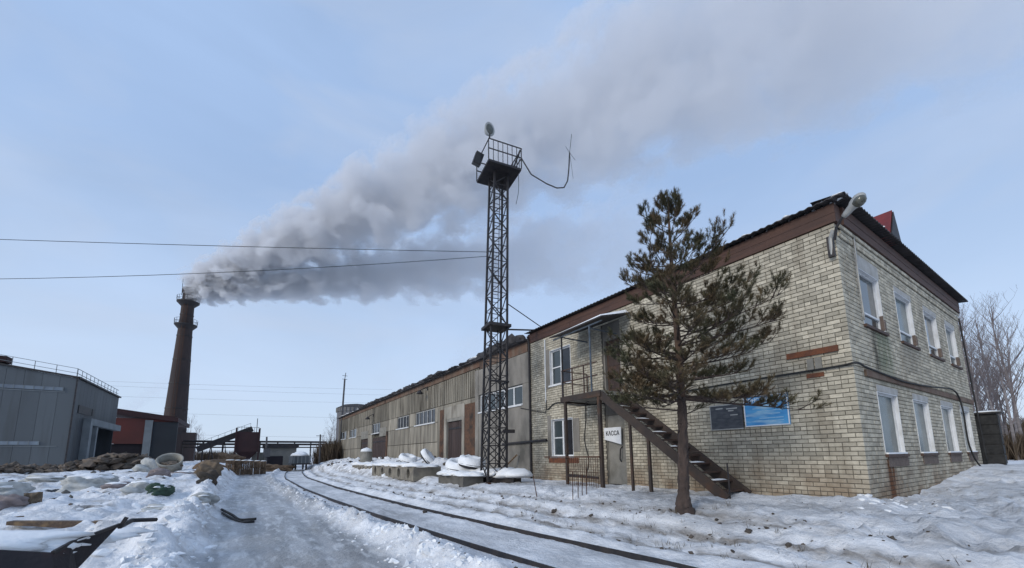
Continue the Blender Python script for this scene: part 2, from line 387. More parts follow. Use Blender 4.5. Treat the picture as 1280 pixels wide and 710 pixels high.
def H(x, y):
    x = np.asarray(x, float); y = np.asarray(y, float)
    v = x - rail_c(y)                                   # lateral offset from the track axis
    near = np.exp(-np.clip(np.hypot(x + 8, y - 4) - 8, 0, None) / 40)
    z = -.5 + .5 * ss(1.7, 4.3, v)
    z = np.where(y < 0, z + .0, z)
    # lively uneven snow
    amp = .05 + .05 * ss(1.0, 1.6, v) * (1 - ss(3.4, 5, v))
    bed = ss(1.25, .85, np.abs(v)); road = ss(-11.9, -11.3, x) * ss(-8.9, -9.3, x)
    quiet = np.maximum(bed, road)
    z = z + amp * fbm(x * 1.1, y * .8, 4, 3) * (1 - .6 * quiet) + .045 * fbm(x * 4.2, y * 3.0, 4, 9) * (1 - .5 * quiet)
    z = z - .035 * bed - (gauss(x + .2 * fbm(y * .15, y * .1, 2, 41), -10.75, .16) + gauss(x + .2 * fbm(y * .15, y * .1, 2, 42), -9.75, .16)) * .035 * (1 + .6 * fbm(x * 3, y * 1.5, 2, 43))
    # chopped bank between track and road
    chop = np.clip(.55 + .75 * fbm(x * .9, y * .55, 3, 21), 0, 1.3)
    z = z + gauss(v, -1.74, .27) * (.09 + .20 * chop * (1 + .9 * fbm(x * 4.5, y * 4, 4, 22))) * ss(-3, 1, y)
    z = z + gauss(x, -8.85, .32) * gauss(y, 3.6, 1.6) * .14
    z = z + (gauss(v, -1.74, .36) + gauss(x, -11.95, .5) * ss(2, 4, y)) * (.05 * fbm(x * 6.5, y * 5.5, 3, 23) + .035 * np.abs(fbm(x * 13, y * 12, 2, 24)))
    # ridges and ruts between track and building
    for c, w, h, sd in ((1.35, .22, .13, 31), (2.1, .25, .10, 33), (2.85, .3, .11, 35)):
        z = z + gauss(v + .12 * fbm(x * .2, y * .35, 2, sd + 1), c, w) * h * (.6 + .9 * fbm(x * 1.3, y * .5, 3, sd)) * ss(-6, 0, y)
    # trampled snow by the corner
    tr = gauss(x, -.4, 4.0) * gauss(y, -2.4, 2.6)
    z = z + tr * .24 * fbm(x * 1.6, y * 2.6, 4, 51) + tr * .10 * np.abs(fbm(x * 5, y * 6, 3, 52))
    z = z + .16 * gauss(x, -.35, .5) * gauss(y, .6, .9) + .10 * gauss(x, -.6, .5) * gauss(y, 2.6, .6)
    # left heap field
    lf = ss(-11.6, -12.6, x)
    far = np.clip((y - 6) / 40, 0, 1)
    z = z + lf * (.18 + .75 * far) + lf * (1 - .4 * far) * (.34 * fbm(x * .55, y * .5, 4, 61) + .20 * np.abs(fbm(x * 1.5, y * 1.3, 3, 62)) - .05)
    z = z + lf * (.05 * fbm(x * 3.2, y * 3, 4, 63) + .05 * np.abs(fbm(x * 2.2, y * 1.4, 2, 64)) )
    sk = at(80, 700, dist=4.5); pit = np.exp(-(((x - sk.x) / .85) ** 2 + ((y - sk.y) / .80) ** 2) ** 2); z = z * (1 - pit) - .62 * pit
    z = z + lf * .10 * np.abs(fbm(x * .9 + 5, y * .7, 3, 66)) * ss(6, 12, y)
    rid = gauss(x + .35 * fbm(y * .5, y * .1, 2, 71), -12.15, .32) * (.40 + .35 * fbm(x * 1.5, y * .8, 3, 72)) * ss(2, 5, y) * (1 - .6 * ss(10, 22, y)) * ss(70, 40, y)
    z = z + rid
    # drift and heaps along the workshop
    wl = ss(13.2, 18, y) * ss(64, 58, y)
    z = z + wl * (.45 * ss(-2.6, -.7, x) * (1 - .45 * ss(45, 58, y)) + .40 * ss(-4.6, -3.7, x) * ss(18.6, 20.5, y) + .16 * ss(-5.2, -3.6, x) * np.clip(.5 + fbm(x * .9, y * .5, 3, 81), 0, 1.4)) * ss(1, -1, x)
    z = z + wl * .12 * fbm(x * 1.6, y * 1.6, 4, 82) * ss(-4.5, -3, x) * ss(1, 0, x)
    # drift along the right facade and the field beyond
    z = z + .52 * ss(2.0, 11, x) * ss(3, 1, y) + .05 * ss(1, 4, x) * fbm(x * .7, y * .7, 3, 91)
    far2 = np.hypot(x, y - 20)
    z = z + ss(60, 300, far2) * (.4 + 1.5 * fbm(x * .004, y * .004, 3, 99))
    return z


def gz(x, y): return float(H(x, y))


def on_ground(px, py, z0=-.2, dz=0.):
    p = at(px, py, z=z0)
    for _ in range(12):
        z = .5 * z0 + .5 * gz(p.x, p.y); z = min(z, .9); z0 = z; p = at(px, py, z=z)
    p.z = gz(p.x, p.y) + dz
    return p


def snow_ground_mat(name):
    m = bpy.data.materials.new(name); m.use_nodes = True
    nt = m.node_tree; N = nt.nodes; L = nt.links; b = N['Principled BSDF']; b.inputs['Roughness'].default_value = .7; b.inputs['Specular IOR Level'].default_value = .35
    g = N.new('ShaderNodeNewGeometry')

    def noise(sc, lo, hi, st=(1, 1, 1), det=7):
        mp = N.new('ShaderNodeMapping'); mp.inputs['Scale'].default_value = st; L.new(g.outputs['Position'], mp.inputs['Vector'])
        n = N.new('ShaderNodeTexNoise'); n.inputs['Scale'].default_value = sc; n.inputs['Detail'].default_value = det; L.new(mp.outputs['Vector'], n.inputs['Vector'])
        r = N.new('ShaderNodeMapRange'); r.inputs['From Min'].default_value = lo; r.inputs['From Max'].default_value = hi; L.new(n.outputs['Fac'], r.inputs['Value']); return r.outputs['Result']

    def mixc(f, a, c):
        x = N.new('ShaderNodeMix'); x.data_type = 'RGBA'
        L.new(f, x.inputs['Factor'])
        for s, v in (('A', a), ('B', c)):
            if isinstance(v, tuple): x.inputs[s].default_value = (*v, 1)
            else: L.new(v, x.inputs[s])
        return x.outputs['Result']

    def mul(a, c):
        x = N.new('ShaderNodeMath'); x.operation = 'MULTIPLY'; L.new(a, x.inputs[0])
        if isinstance(c, (int, float)): x.inputs[1].default_value = c
        else: L.new(c, x.inputs[1])
        return x.outputs[0]

    def attr(n):
        a = N.new('ShaderNodeAttribute'); a.attribute_name = n; return a.outputs['Fac']
    snow = mixc(noise(1.1, .38, .66, (1, .7, 1)), (.90, .905, .92), (.70, .71, .73))
    snow = mixc(mul(noise(7, .52, .75), .35), snow, (.58, .57, .56))
    snow = mixc(mul(noise(2.4, .46, .60, (1.3, .6, 1)), .6), snow, (.52, .53, .55))
    snow = mixc(mul(noise(9, .5, .62, (1.2, .7, 1)), .4), snow, (.93, .935, .945))
    ice = mixc(noise(.9, .36, .64, (2.2, .22, 1)), (.47, .48, .50), (.23, .235, .245))
    ice = mixc(mul(noise(5, .5, .66, (1.5, .35, 1)), .65), ice, (.72, .735, .75))
    ice = mixc(mul(noise(1.7, .55, .7, (1.5, .45, 1)), .6), ice, (.22, .215, .20))
    c = mixc(attr('ice'), snow, ice)
    dirt_shade = mixc(noise(12, .35, .65), (.17, .15, .13), (.30, .27, .24))
    c = mixc(mul(attr('dirt_shade'), noise(3.2, .34, .56, (1.3, .5, 1))), c, dirt_shade)
    L.new(c, b.inputs['Base Color'])
    rg = N.new('ShaderNodeMapRange'); rg.inputs['To Min'].default_value = .75; rg.inputs['To Max'].default_value = .38; L.new(attr('ice'), rg.inputs['Value']); L.new(rg.outputs['Result'], b.inputs['Roughness'])
    n = N.new('ShaderNodeTexNoise'); n.inputs['Scale'].default_value = 11; n.inputs['Detail'].default_value = 9; n.inputs['Roughness'].default_value = .62; L.new(g.outputs['Position'], n.inputs['Vector'])
    bp = N.new('ShaderNodeBump'); bp.inputs['Strength'].default_value = .8; bp.inputs['Distance'].default_value = .07
    L.new(n.outputs['Fac'], bp.inputs['Height']); L.new(bp.outputs['Normal'], b.inputs['Normal'])
    return m


MT['ground'] = snow_ground_mat('trodden_snow')


def build_ground():
    NX, NY = 800, 950
    u = np.linspace(-1, 1, NX); w = np.linspace(-.62, 1, NY)
    xs = -7.5 + 4.6 * np.sinh(5.6 * u); ys = 4.0 + 4.6 * np.sinh(5.6 * w)
    Xg, Yg = np.meshgrid(xs, ys)
    Z = H(Xg, Yg)
    r_ = np.random.default_rng(3)
    def dents(n, x0, x1, y0, y1, smin, smax, dep):
        for _ in range(n):
            a, b = r_.uniform(x0, x1), r_.uniform(y0, y1); sa, sb = r_.uniform(smin, smax, 2); d = r_.uniform(.4, 1) * dep
            i0, i1 = np.searchsorted(xs, (a - 3 * sa, a + 3 * sa)); j0, j1 = np.searchsorted(ys, (b - 3 * sb, b + 3 * sb))
            if i1 <= i0 or j1 <= j0: continue
            q = ((Xg[j0:j1, i0:i1] - a) / sa) ** 2 + ((Yg[j0:j1, i0:i1] - b) / sb) ** 2
            Z[j0:j1, i0:i1] += d * (-np.exp(-q * q) + .45 * np.exp(-(np.sqrt(q) - 1.35) ** 2 * 9))
    dents(520, -4.5, 9, -6, 0, .06, .17, .07); dents(260, -4.6, -.4, 0, 12, .06, .15, .05); dents(420, -22, -12.2, 4, 30, .1, .4, .10)
    for k in range(46):           # trails of footprints
        for x_, y_ in ((-3.0 + .12 * (k % 2) + .25 * math.sin(k * .4), -6 + k * .42), (1.2 + k * .3, -2.6 + .5 * math.sin(k * .3) + .14 * (k % 2))):
            i0, i1 = np.searchsorted(xs, (x_ - .3, x_ + .3)); j0, j1 = np.searchsorted(ys, (y_ - .4, y_ + .4))
            q = ((Xg[j0:j1, i0:i1] - x_) / .09) ** 2 + ((Yg[j0:j1, i0:i1] - y_) / .16) ** 2
            Z[j0:j1, i0:i1] += .06 * (-np.exp(-q * q) + .4 * np.exp(-(np.sqrt(q) - 1.35) ** 2 * 9))
    V = np.stack([Xg.ravel(), Yg.ravel(), Z.ravel()], 1)
    v = Xg - rail_c(Yg)
    e = .25 * fbm(Yg * .5, Yg * .13 + 3, 3, 5); e2 = .25 * fbm(Yg * .5 + 40, Yg * .13, 3, 6)
    roadm = ss(-11.75 + 0, -11.35, Xg + e) * ss(-8.95, -9.35, Xg + e2) * ss(62, 50, Yg)
    dirt_shade = (gauss(v, 1.72, .22) + gauss(v, 2.5, .18) + .8 * gauss(v, 3.3, .25)) * ss(0, 1.5, Yg + 4) * .9
    dirt_shade += .8 * gauss(Xg, -10.1, .7) * gauss(Yg, 2.4, 2.2) + .3 * roadm * np.clip(fbm(Xg * .9, Yg * .35, 3, 8), 0, 1)
    dirt_shade += .6 * gauss(Xg, -1.2, 2.5) * gauss(Yg, 2.2, 2.5) * np.clip(fbm(Xg * 1.2, Yg, 3, 12) + .3, 0, 1)
    dirt_shade += .6 * gauss(Xg, -11.6, .5) * np.clip(1.3 * fbm(Xg * 2.2, Yg * 1.4, 4, 27), 0, 1)
    dirt_shade += .75 * gauss(v, -1.5, .5) * np.clip(fbm(Xg * 2, Yg * 1.2, 3, 14), 0, 1)
    dirt_shade += .8 * ss(-12, -13.5, Xg) * np.clip(1.3 * fbm(Xg * .9, Yg * .9, 4, 15) - .12, 0, 1) * 1.4  # left field: grey dirt, also painted shading of the snow lumps
    dirt_shade += .5 * ss(-3.6, -1, Xg) * ss(.5, -.5, Xg) * ss(14, 17, Yg) * np.clip(fbm(Xg * 1.2, Yg * 1.2, 3, 16) + .1, 0, 1)
    ice = np.maximum(roadm, .75 * ss(1.0, .6, np.abs(v)) * ss(-6, -3, Yg) * np.clip(.5 + .9 * fbm(Xg * 1.2, Yg * .5, 4, 18), 0, 1))
    ice = np.maximum(ice, .85 * gauss(Xg, -2.0, 1.5) * ss(13, 10, Yg) * ss(-8, -4, Yg) * np.clip(.6 + fbm(Xg * .8, Yg * .5, 3, 19), 0, 1))
    ice = np.maximum(ice, .8 * ss(-6, -1, Xg) * ss(.5, -2, Yg) * np.clip(.35 + 1.3 * fbm(Xg * .7, Yg * 1.1, 4, 20), 0, 1))
    dirt_shade += .6 * ss(-4, 0, Xg) * ss(.8, -.6, Yg) * np.clip(1.4 * fbm(Xg * 1.3, Yg * 1.8, 3, 28) - .15, 0, 1)
    idx = np.arange(NX * NY).reshape(NY, NX)
    F = np.stack([idx[:-1, :-1], idx[:-1, 1:], idx[1:, 1:], idx[1:, :-1]], -1).reshape(-1, 4)
    rm = (roadm[:-1, :-1] + roadm[1:, 1:] > 1.0).ravel()
    for name, sel in (('snow_ground', ~rm), ('road', rm)):
        f = F[sel]; used = np.unique(f); remap = np.zeros(NX * NY, int); remap[used] = np.arange(len(used)); f = remap[f]
        me = bpy.data.meshes.new(name); me.vertices.add(len(used)); me.vertices.foreach_set('co', V[used].ravel())
        me.loops.add(f.size); me.loops.foreach_set('vertex_index', f.ravel())
        me.polygons.add(len(f)); me.polygons.foreach_set('loop_start', np.arange(0, f.size, 4)); me.polygons.foreach_set('loop_total', np.full(len(f), 4))
        me.update(calc_edges=True)
        for an, av in (('ice', ice), ('dirt_shade', dirt_shade)):
            a = me.attributes.new(an, 'FLOAT', 'POINT'); a.data.foreach_set('value', np.clip(av.ravel()[used], 0, 1).astype(np.float32))
        me.materials.append(MT['ground']); me.shade_smooth()
        o = bpy.data.objects.new(name, me); COL.objects.link(o); o['kind'] = 'structure'


build_ground()


# ------------------------------------------------------------------ brick office building
LX, RX = 12.3, 12.0          # length of the left and of the right facade
WT = 6.4                     # brick wall top
OFF = thing('brick_office_building', 'two-storey pale brick office building with brown fascia boards, nearest on the right', 'building', (6, 6, 0))


def fb(mb, fac, u0, u1, n0, n1, z0, z1):
    """box on a facade: u along it, n outwards"""
    if fac == 'L': return mb.box(-n1, -n0, u0, u1, z0, z1)
    return mb.box(u0, u1, -n1, -n0, z0, z1)


OPEN_L = [(9.3, 10.7, 4.1, 5.7), (9.3, 10.7, 1.0, 2.6), (6.6, 7.5, -.4, 6.0)]
UW = [(1.1, 2.65), (3.95, 5.5), (6.85, 8.4), (9.6, 11.0)]
LW = [(1.3, 2.8), (4.15, 5.65), (7.1, 8.6), (9.7, 11.1)]
OPEN_R = [(a, b, 4.1, 5.6) for a, b in UW] + [(a, b, 1.0, 2.5) for a, b in LW]


def facade_core(fac, length, openings, top, name):
    us = sorted({0.03, length} | {o[0] for o in openings} | {o[1] for o in openings})
    zs = sorted({-.6, top} | {max(-.6, o[2]) for o in openings} | {o[3] for o in openings})
    mb = MB()
    for i in range(len(us) - 1):
        for k in range(len(zs) - 1):
            uc = (us[i] + us[i + 1]) / 2; zc = (zs[k] + zs[k + 1]) / 2
            if any(o[0] < uc < o[1] and o[2] < zc < o[3] for o in openings): continue
            fb(mb, fac, us[i], us[i + 1], -.40, -.022, zs[k], zs[k + 1])
    return mb.build(name, MT['mortar'], OFF)


facade_core('L', LX, OPEN_L, WT, 'wall')
facade_core('R', RX, OPEN_R, WT, 'wall')
MB().box(RX - .35, RX, .42, 30, -.6, WT).box(.42, RX - .36, 29.7, 30, -.6, WT).build('wall', MT['brick'], OFF)
MB().box(.45, RX - .4, .45, 29.6, -.5, -.3).box(.45, RX - .4, .45, 29.6, 3.0, 3.2).build('floor_slab', MT['concrete'], OFF)

# bricks --------------------------------------------------------
brick_cache = {}


def brick_mb(fac, l, d, mb=None, o=(0, 0, 0), jit=0):
    """five faces, the front one chamfered"""
    h = .086; e = .006
    mb = mb or MB()
    def P(u, n, z): return (o[0] - n, o[1] + u, o[2] + z) if fac == 'L' else (o[0] + u, o[1] - n, o[2] + z)
    f = jit
    vs = [P(0, -d, 0), P(l, -d, 0), P(l, -d, h), P(0, -d, h),
          P(0, f - e, 0), P(l, f - e, 0), P(l, f - e, h), P(0, f - e, h),
          P(e, f, e), P(l - e, f, e), P(l - e, f, h - e), P(e, f, h - e)]
    fs = [(0, 1, 5, 4), (1, 2, 6, 5), (2, 3, 7, 6), (3, 0, 4, 7), (4, 5, 9, 8), (5, 6, 10, 9), (6, 7, 11, 10), (7, 4, 8, 11), (8, 9, 10, 11)]
    return mb.add(vs, fs)


def lay_bricks():
    out = []
    for fac, length, ops in (('L', LX, OPEN_L), ('R', RX, OPEN_R)):
        z = -.3; i = 0
        while z < WT - .05:
            header = (i % 5 == 4)
            # corner brick belongs to the left facade and shows its end on the right one
            odd = i % 2
            step = .13 if header else .26
            if fac == 'L':
                u = 0.0; first = True
            else:
                u = (.25 if odd else .12) + .012; first = False
            while u < length - .02:
                l = step - .012
                if fac == 'L' and first:
                    l = .12 if odd else .25; first = False; d = None
                else:
                    d = .035
                if fac == 'R' and abs(u - ((.25 if odd else .12) + .012)) < .001 and not header: l = .186 if i % 4 < 2 else .248
                segs = [(u, min(u + l, length))]
                for (a, b, z0, z1) in ops:
                    if z + .044 < z0 or z + .044 > z1: continue
                    new = []
                    for s0, s1 in segs:
                        if s1 <= a or s0 >= b: new.append((s0, s1))
                        else:
                            if s0 < a - .03: new.append((s0, a - .004))
                            if s1 > b + .03: new.append((b + .004, s1))
                    segs = new
                for s0, s1 in segs:
                    if s1 - s0 > .03: out.append((fac, s0, z, round(s1 - s0, 4), d, odd))
                u += l + .012
            z += .1; i += 1
    return out


bricks = lay_bricks()


def seen(b):
    fac, u, z, l, d, odd = b
    c = Vector((0, u + l / 2, z + .04)) if fac == 'L' else Vector((u + l / 2, 0, z + .04))
    n = Vector((-1, 0, 0)) if fac == 'L' else Vector((0, -1, 0))
    r = CAM - c; s = l * .088 * max(0, r.normalized().dot(n)) / r.length_squared
    if z < .12: s *= 0
    if fac == 'L' and (u + l / 2 > 2.2): s *= .85
    return s


bricks.sort(key=seen, reverse=True)
rest = MB()
for k, b in enumerate(bricks):
    fac, u, z, l, d, odd = b
    jit = random.uniform(-.003, .003)
    proud = 0
    if fac == 'R' and z > 6.05: proud = .035 if z < 6.25 else .07
    loc = (-proud, u, z) if fac == 'L' else (u, -proud, z)
    if k < 300:
        if d is None: key = (fac, l, 'corner', odd)
        else: key = (fac, l, d, 0)
        if key not in brick_cache: brick_cache[key] = brick_mb(fac, l, d if d else (.25 if odd else .12)).mesh('brick', MT['brick'])
        o = bpy.data.objects.new('brick', brick_cache[key]); COL.objects.link(o)
        o.location = (loc[0] - (jit if fac == 'L' else 0), loc[1] - (jit if fac == 'R' else 0), loc[2]); put(o, OFF)
    else:
        brick_mb(fac, l, d if d else (.25 if odd else .12), rest, loc, jit)
rest.build('brick_courses', MT['brick'], OFF, kind='stuff')


# windows -------------------------------------------------------
def window(fac, u0, u1, z0, z1, depth, sashes, bars=(), pane='glass', rev=True, bare=False, sill='brown', splay=0.0, parent=None, panes=None):
    par = parent or OFF
    mb = MB(); t = .065 if fac == 'L' else .045; n = -depth
    fb(mb, fac, u0 + .01, u0 + .01 + t, n - .07, n, z0 + .01, z1 - .01); fb(mb, fac, u1 - .01 - t, u1 - .01, n - .07, n, z0 + .01, z1 - .01)
    fb(mb, fac, u0 + .012 + t, u1 - .012 - t, n - .068, n - .002, z0 + .01, z0 + .01 + t); fb(mb, fac, u0 + .012 + t, u1 - .012 - t, n - .068, n - .002, z1 - .01 - t, z1 - .01)
    xs = [u0 + (u1 - u0) * f for f in sashes]
    for x in xs: fb(mb, fac, x - .045, x + .045, n - .066, n + .004, z0 + t + .012, z1 - t - .012)
    edges = [u0 + .01 + t] + xs + [u1 - .01 - t]
    for (k, f) in bars:
        zb = z0 + (z1 - z0) * f; fb(mb, fac, edges[k] + .05 * (k > 0), edges[k + 1] - .05 * (k < len(xs)), n - .062, n + .002, zb - .025, zb + .025)
    fr = mb.build('window', MT['white_paint' if par is OFF or z0 > 3.5 else 'grey_frame'], par)
    for k in range(len(edges) - 1):
        pm = panes[k] if panes else pane
        fb(MB(), fac, edges[k] - .003, edges[k + 1] + .003, n - .045, n - .035, z0 + t, z1 - t).build('pane', MT[pm], fr)
    if rev:
        r = MB(); w = .02
        fb(r, fac, u0 - .0, u0 + w, n + .001, .006, z0, z1); fb(r, fac, u1 - w, u1, n + .001, .006, z0, z1); fb(r, fac, u0 + w + .001, u1 - w - .001, n + .001, .007, z1 - w, z1)
        r.build('reveal', MT['plaster_white'], fr)
    if bare:
        r = MB(); fb(r, fac, u1 - .028, u1 - .0201, n + .006, .008, z0 + .10, z0 + .46 + random.uniform(-.05, .08)); fb(r, fac, u1 - .001, u1 + .09, .003, .018, z0 + .12, z0 + .4)
        r.build('bare_patch', MT['bare_brick'], fr)
    sm = MB()
    fb(sm, fac, u0 - .04, u1 + .06, n + .003, .06, z0 - .05, z0 + .018)
    sl = sm.build('sill', MT['brown_steel' if sill == 'brown' else 'white_paint'], fr)
    return fr


for (a, b) in UW: window('R', a, b, 4.1, 5.6, .075, (), bars=((0, .27),), pane='glass' if a in (1.1, 6.85) else 'sky_tint', bare=True)
for k, (a, b) in enumerate(LW):
    w_ = window('R', a, b, 1.0, 2.5, .075, (), pane='sky_tint')
    sn = MB(); fb(sn, 'R', a + .03, b - .03, -.065, .05, 1.0185, 1.055); sn.build('sill_snow', MT['snow'], w_)
window('L', 9.3, 10.7, 4.1, 5.7, .10, (.52,), bars=((1, .5),), panes=('dark_glass', 'glass'), sill='white')
window('L', 9.3, 10.7, 1.0, 2.6, .10, (.52,), bars=((1, .5),), panes=('dark_glass', 'glass'), sill='white')
# white plaster heads over the upper windows, brick-brown patches under the lower sills
for a, b in UW:
    mb = MB(); fb(mb, 'R', a - .02, b + .06, .003, .012, 5.603, 5.95 if a < 2 else 5.76); mb.build('plaster_head', MT['plaster_dull'], OFF)
for a, b in LW:
    mb = MB(); fb(mb, 'R', a - .02, b + .06, .003, .012, 2.503, 2.66); mb.build('plaster_head', MT['plaster_dull'], OFF)
    mb = MB(); fb(mb, 'R', a + .1, b + .1, .003, .02, .72, .948); mb.build('brown_patch', MT['bare_brick'], OFF)
mb = MB(); fb(mb, 'L', 9.0, 10.9, .003, .02, .74, .948); mb.build('brown_patch', MT['rust_bright'], OFF)
for q_ in ((8.9, 9.29, 1.2, 2.55), (10.71, 10.95, 4.0, 5.8), (10.71, 10.95, .9, 2.8)):
    mb = MB(); fb(mb, 'L', q_[0], q_[1], .003, .018, q_[2], q_[3]); mb.build('plaster_patch', MT['grey_plaster'], OFF)
# belt of brown board on the right facade
mb = MB(); fb(mb, 'R', .62, 11.95, .004, .05, 2.80, 2.95); mb.build('belt_board', MT['rust_panel'], OFF)
# doors in the grey strip
mb = MB(); fb(mb, 'L', 6.605, 7.495, -.4, -.05, 2.5, 3.32); fb(mb, 'L', 6.605, 7.495, -.4, -.05, 5.35, 5.998); fb(mb, 'L', 6.605, 6.68, -.4, -.05, 3.32, 5.35); fb(mb, 'L', 7.42, 7.495, -.4, -.05, 3.32, 5.35)
mb.build('plaster_strip', MT['grey_plaster'], OFF)
d = MB(); fb(d, 'L', 6.64, 7.46, -.14, -.08, .02, 2.49); d = d.build('door', MT['concrete'], OFF)
x = MB(); fb(x, 'L', 6.61, 6.639, -.4, -.05, -.4, 2.495); fb(x, 'L', 7.461, 7.49, -.4, -.05, -.4, 2.495); x.build('door_frame', MT['concrete'], d)
MB().tube([(.05, 6.78, 1.35), (-.03, 6.80, 1.25), (-.04, 6.82, 1.0), (-.02, 6.85, .9), (.05, 6.86, .82)], .022).build('handle', MT['dark_steel'], d)
d = MB(); fb(d, 'L', 6.69, 7.41, -.22, -.16, 3.33, 5.34); d = d.build('door', MT['brown_steel'], OFF)
x = MB(); fb(x, 'L', 6.8, 7.3, -.159, -.145, 3.5, 4.2); fb(x, 'L', 6.8, 7.3, -.159, -.145, 4.35, 5.2); x.build('door_panel', MT['gate'], d)
# fascia, roof
for z0, z1, n in ((WT + .003, 6.62, .045), (6.623, 6.85, .052)):
    k = 0; u = -.06
    while u < LX:
        u1 = min(u + 3.1, LX); mb = MB(); fb(mb, 'L', u, u1 - .006, -.3, n, z0, z1); mb.build('fascia_board', MT['fascia'], OFF); u = u1
    u = .31
    while u < RX:
        u1 = min(u + 3.1, RX); mb = MB(); fb(mb, 'R', u, u1 - .006, -.3, n + .06, z0 + .002, z1 - .002); mb.build('fascia_board', MT['fascia'], OFF); u = u1


def corrugated(p0, p1, inn, z, run, rise, wave=.18, amp=.03, thick=.02):
    """wavy sheet strip: eave from p0 to p1, rising inwards"""
    p0 = Vector(p0); p1 = Vector(p1); d = p1 - p0; L = d.length; d.normalize(); inn = Vector(inn)
    n = int(L / wave * 6); mb = MB(); vs = []; fs = []
    for i in range(n + 1):
        s = L * i / n; w = amp * math.sin(2 * math.pi * s / wave)
        for dn in (0, -thick):
            vs.append(p0 + d * s + Vector((0, 0, z + w + dn))); vs.append(p0 + d * s + inn * run + Vector((0, 0, z + rise + w + dn)))
    for i in range(n):
        a = i * 4; b = a + 4
        fs += [(a, b, b + 1, a + 1), (a + 2, a + 3, b + 3, b + 2), (a, a + 2, b + 2, b), (a + 1, b + 1, b + 3, a + 3)]
    return mb.add(vs, fs)


corrugated((-.24, LX, 0), (-.24, -.3, 0), (1, 0, 0), 6.905, .64, .09, amp=.014).build('roof_sheet', MT['roof'], OFF)
corrugated((-.2, -.32, 0), (RX + .4, -.32, 0), (0, 1, 0), 6.925, .66, .09, amp=.024).build('roof_sheet', MT['roof'], OFF)
MB().add([(.4, .35, 7.03), (RX - .1, .35, 7.03), (RX - .1, LX, 7.03), (.4, LX, 7.03), (6, 5, 7.9), (6, LX, 7.9)], [(0, 1, 4), (1, 2, 5, 4), (3, 0, 4, 5), (2, 3, 5), (0, 3, 2, 1)]).build('roof', MT['roof'], OFF)
MB().box(-.01, RX + .2, -.01, .3, 6.853, 6.875).box(-.01, .3, .31, LX, 6.853, 6.875).build('soffit', MT['fascia'], OFF)
sn = MB()
for k in range(14): blob(sn, (.0 + .05 * k % .3, -.15 + k * .17, 6.95 + .012 * (k % 3)), (.2, .17, .055 if k < 6 else .03), rough=.3, sub=2, flat=.5)
sn.build('roof_snow', MT['snow'], OFF, smooth=True)
# red roof vent with a gable
dm = MB().add([(3.15, -.28, 6.93), (4.05, -.28, 6.93), (3.6, -.30, 7.80), (3.15, .75, 7.0), (4.05, .75, 7.0), (3.6, .45, 7.80)], [(0, 3, 5, 2), (1, 2, 5, 4), (0, 1, 4, 3), (3, 4, 5)]).build('roof_vent', MT['red_metal'], OFF)
MB().add([(3.2, -.285, 6.96), (4.01, -.285, 6.96), (3.6, -.305, 7.74), (3.2, -.31, 6.96), (4.01, -.31, 6.96), (3.6, -.33, 7.74)], [(0, 1, 2), (5, 4, 3), (0, 3, 4, 1), (1, 4, 5, 2), (2, 5, 3, 0)]).build('gable_face', MT['dark_steel'], dm)
sn = MB(); blob(sn, (3.40, .0, 7.4), (.04, .07, .06), sub=2); blob(sn, (3.34, -.1, 7.28), (.04, .07, .05), sub=2); sn.build('snow_patch', MT['snow'], dm, smooth=True)
# fittings on the left wall near the corner
mb = MB(); fb(mb, 'L', .22, 1.27, .002, .055, 3.36, 3.50); b_ = mb.build('lintel_beam', MT['rust_bright'], OFF)
for u in (.63, .79):
    mb = MB(); fb(mb, 'L', u - .065, u + .065, .002, .05, 3.02, 3.29); mb.build('vent_block', MT['concrete'], OFF)
mb = MB(); fb(mb, 'L', .55, .9, .002, .03, 2.83, 2.93); mb.build('bare_patch', MT['rust_bright'], OFF)
MB().tube([(-.06, 12.18, -.1), (-.06, 12.18, 6.4), (-.12, 12.2, 6.75)], .055, 8).build('downpipe', MT['dark_steel'], OFF)
MB().tube([(-.03, 10.98, 6.3), (-.03, 11.0, 3.4)], .03, 6).build('conduit', MT['white_paint'], OFF)
MB().tube([(-.09, 14.6, 1.64), (-.09, 10.95, 1.72)], .06, 8).build('wall_pipe', MT['dark_steel'], OFF)

# ------------------------------------------------------------------ workshop
WS = thing('workshop_building', 'long low workshop of stained concrete panels with dark gates behind the lattice tower', 'building', (6, 36, 0))
Y0, Y1 = LX + .01, 59.6
GX = .03
seams = [LX + .01, 17.4, 23.4, 29.3, 35.3, 41.6, 47.5, 53.5, Y1]
MB().box(.35, 11.9, Y0 + .02, Y1 - .05, -.6, 6.3).build('wall', MT['mortar'], WS)
zr = [(-.6, 2.03), (2.05, 3.42), (3.44, 4.50), (4.52, 6.2)]
openings = {1: [(19.1, 22.0, -.6, 3.5)], 2: [(23.9, 28.0, 3.42, 4.52)], 3: [(29.5, 32.7, 3.42, 4.52)], 4: [(35.4, 41.5, -.6, 3.42), (38.2, 41.3, 3.42, 4.52)], 5: [(42.5, 46.0, -.6, 3.42)], 6: [(48.5, 52.5, 3.42, 4.52)], 7: [(54.5, 58.3, 3.42, 4.52)]}
for i in range(1, 8):
    for (z0, z1) in zr:
        segs = [(seams[i] + .02, seams[i + 1] - .02)]
        for (a, b, o0, o1) in openings.get(i, []):
            if o0 < (z0 + z1) / 2 < o1:
                segs = [q for s0, s1 in segs for q in ((s0, min(s1, a)), (max(s0, b), s1)) if q[1] - q[0] > .08]
        for s0, s1 in segs:
            fx = random.uniform(-.012, .012)
            MB().box(GX + fx, .34, s0, s1, z0 + .01, z1 - .01).build('wall_panel', MT['panel'], WS)
# ribbed upper cladding sheets
for i in range(1, 8):
    mb = MB(); y = seams[i] + .1
    while y < seams[i + 1] - .25:
        mb.box(-.005, .017, y, y + .09, 4.56, 6.16); y += .3
    mb.build('cladding_rib', MT['panel'], WS)
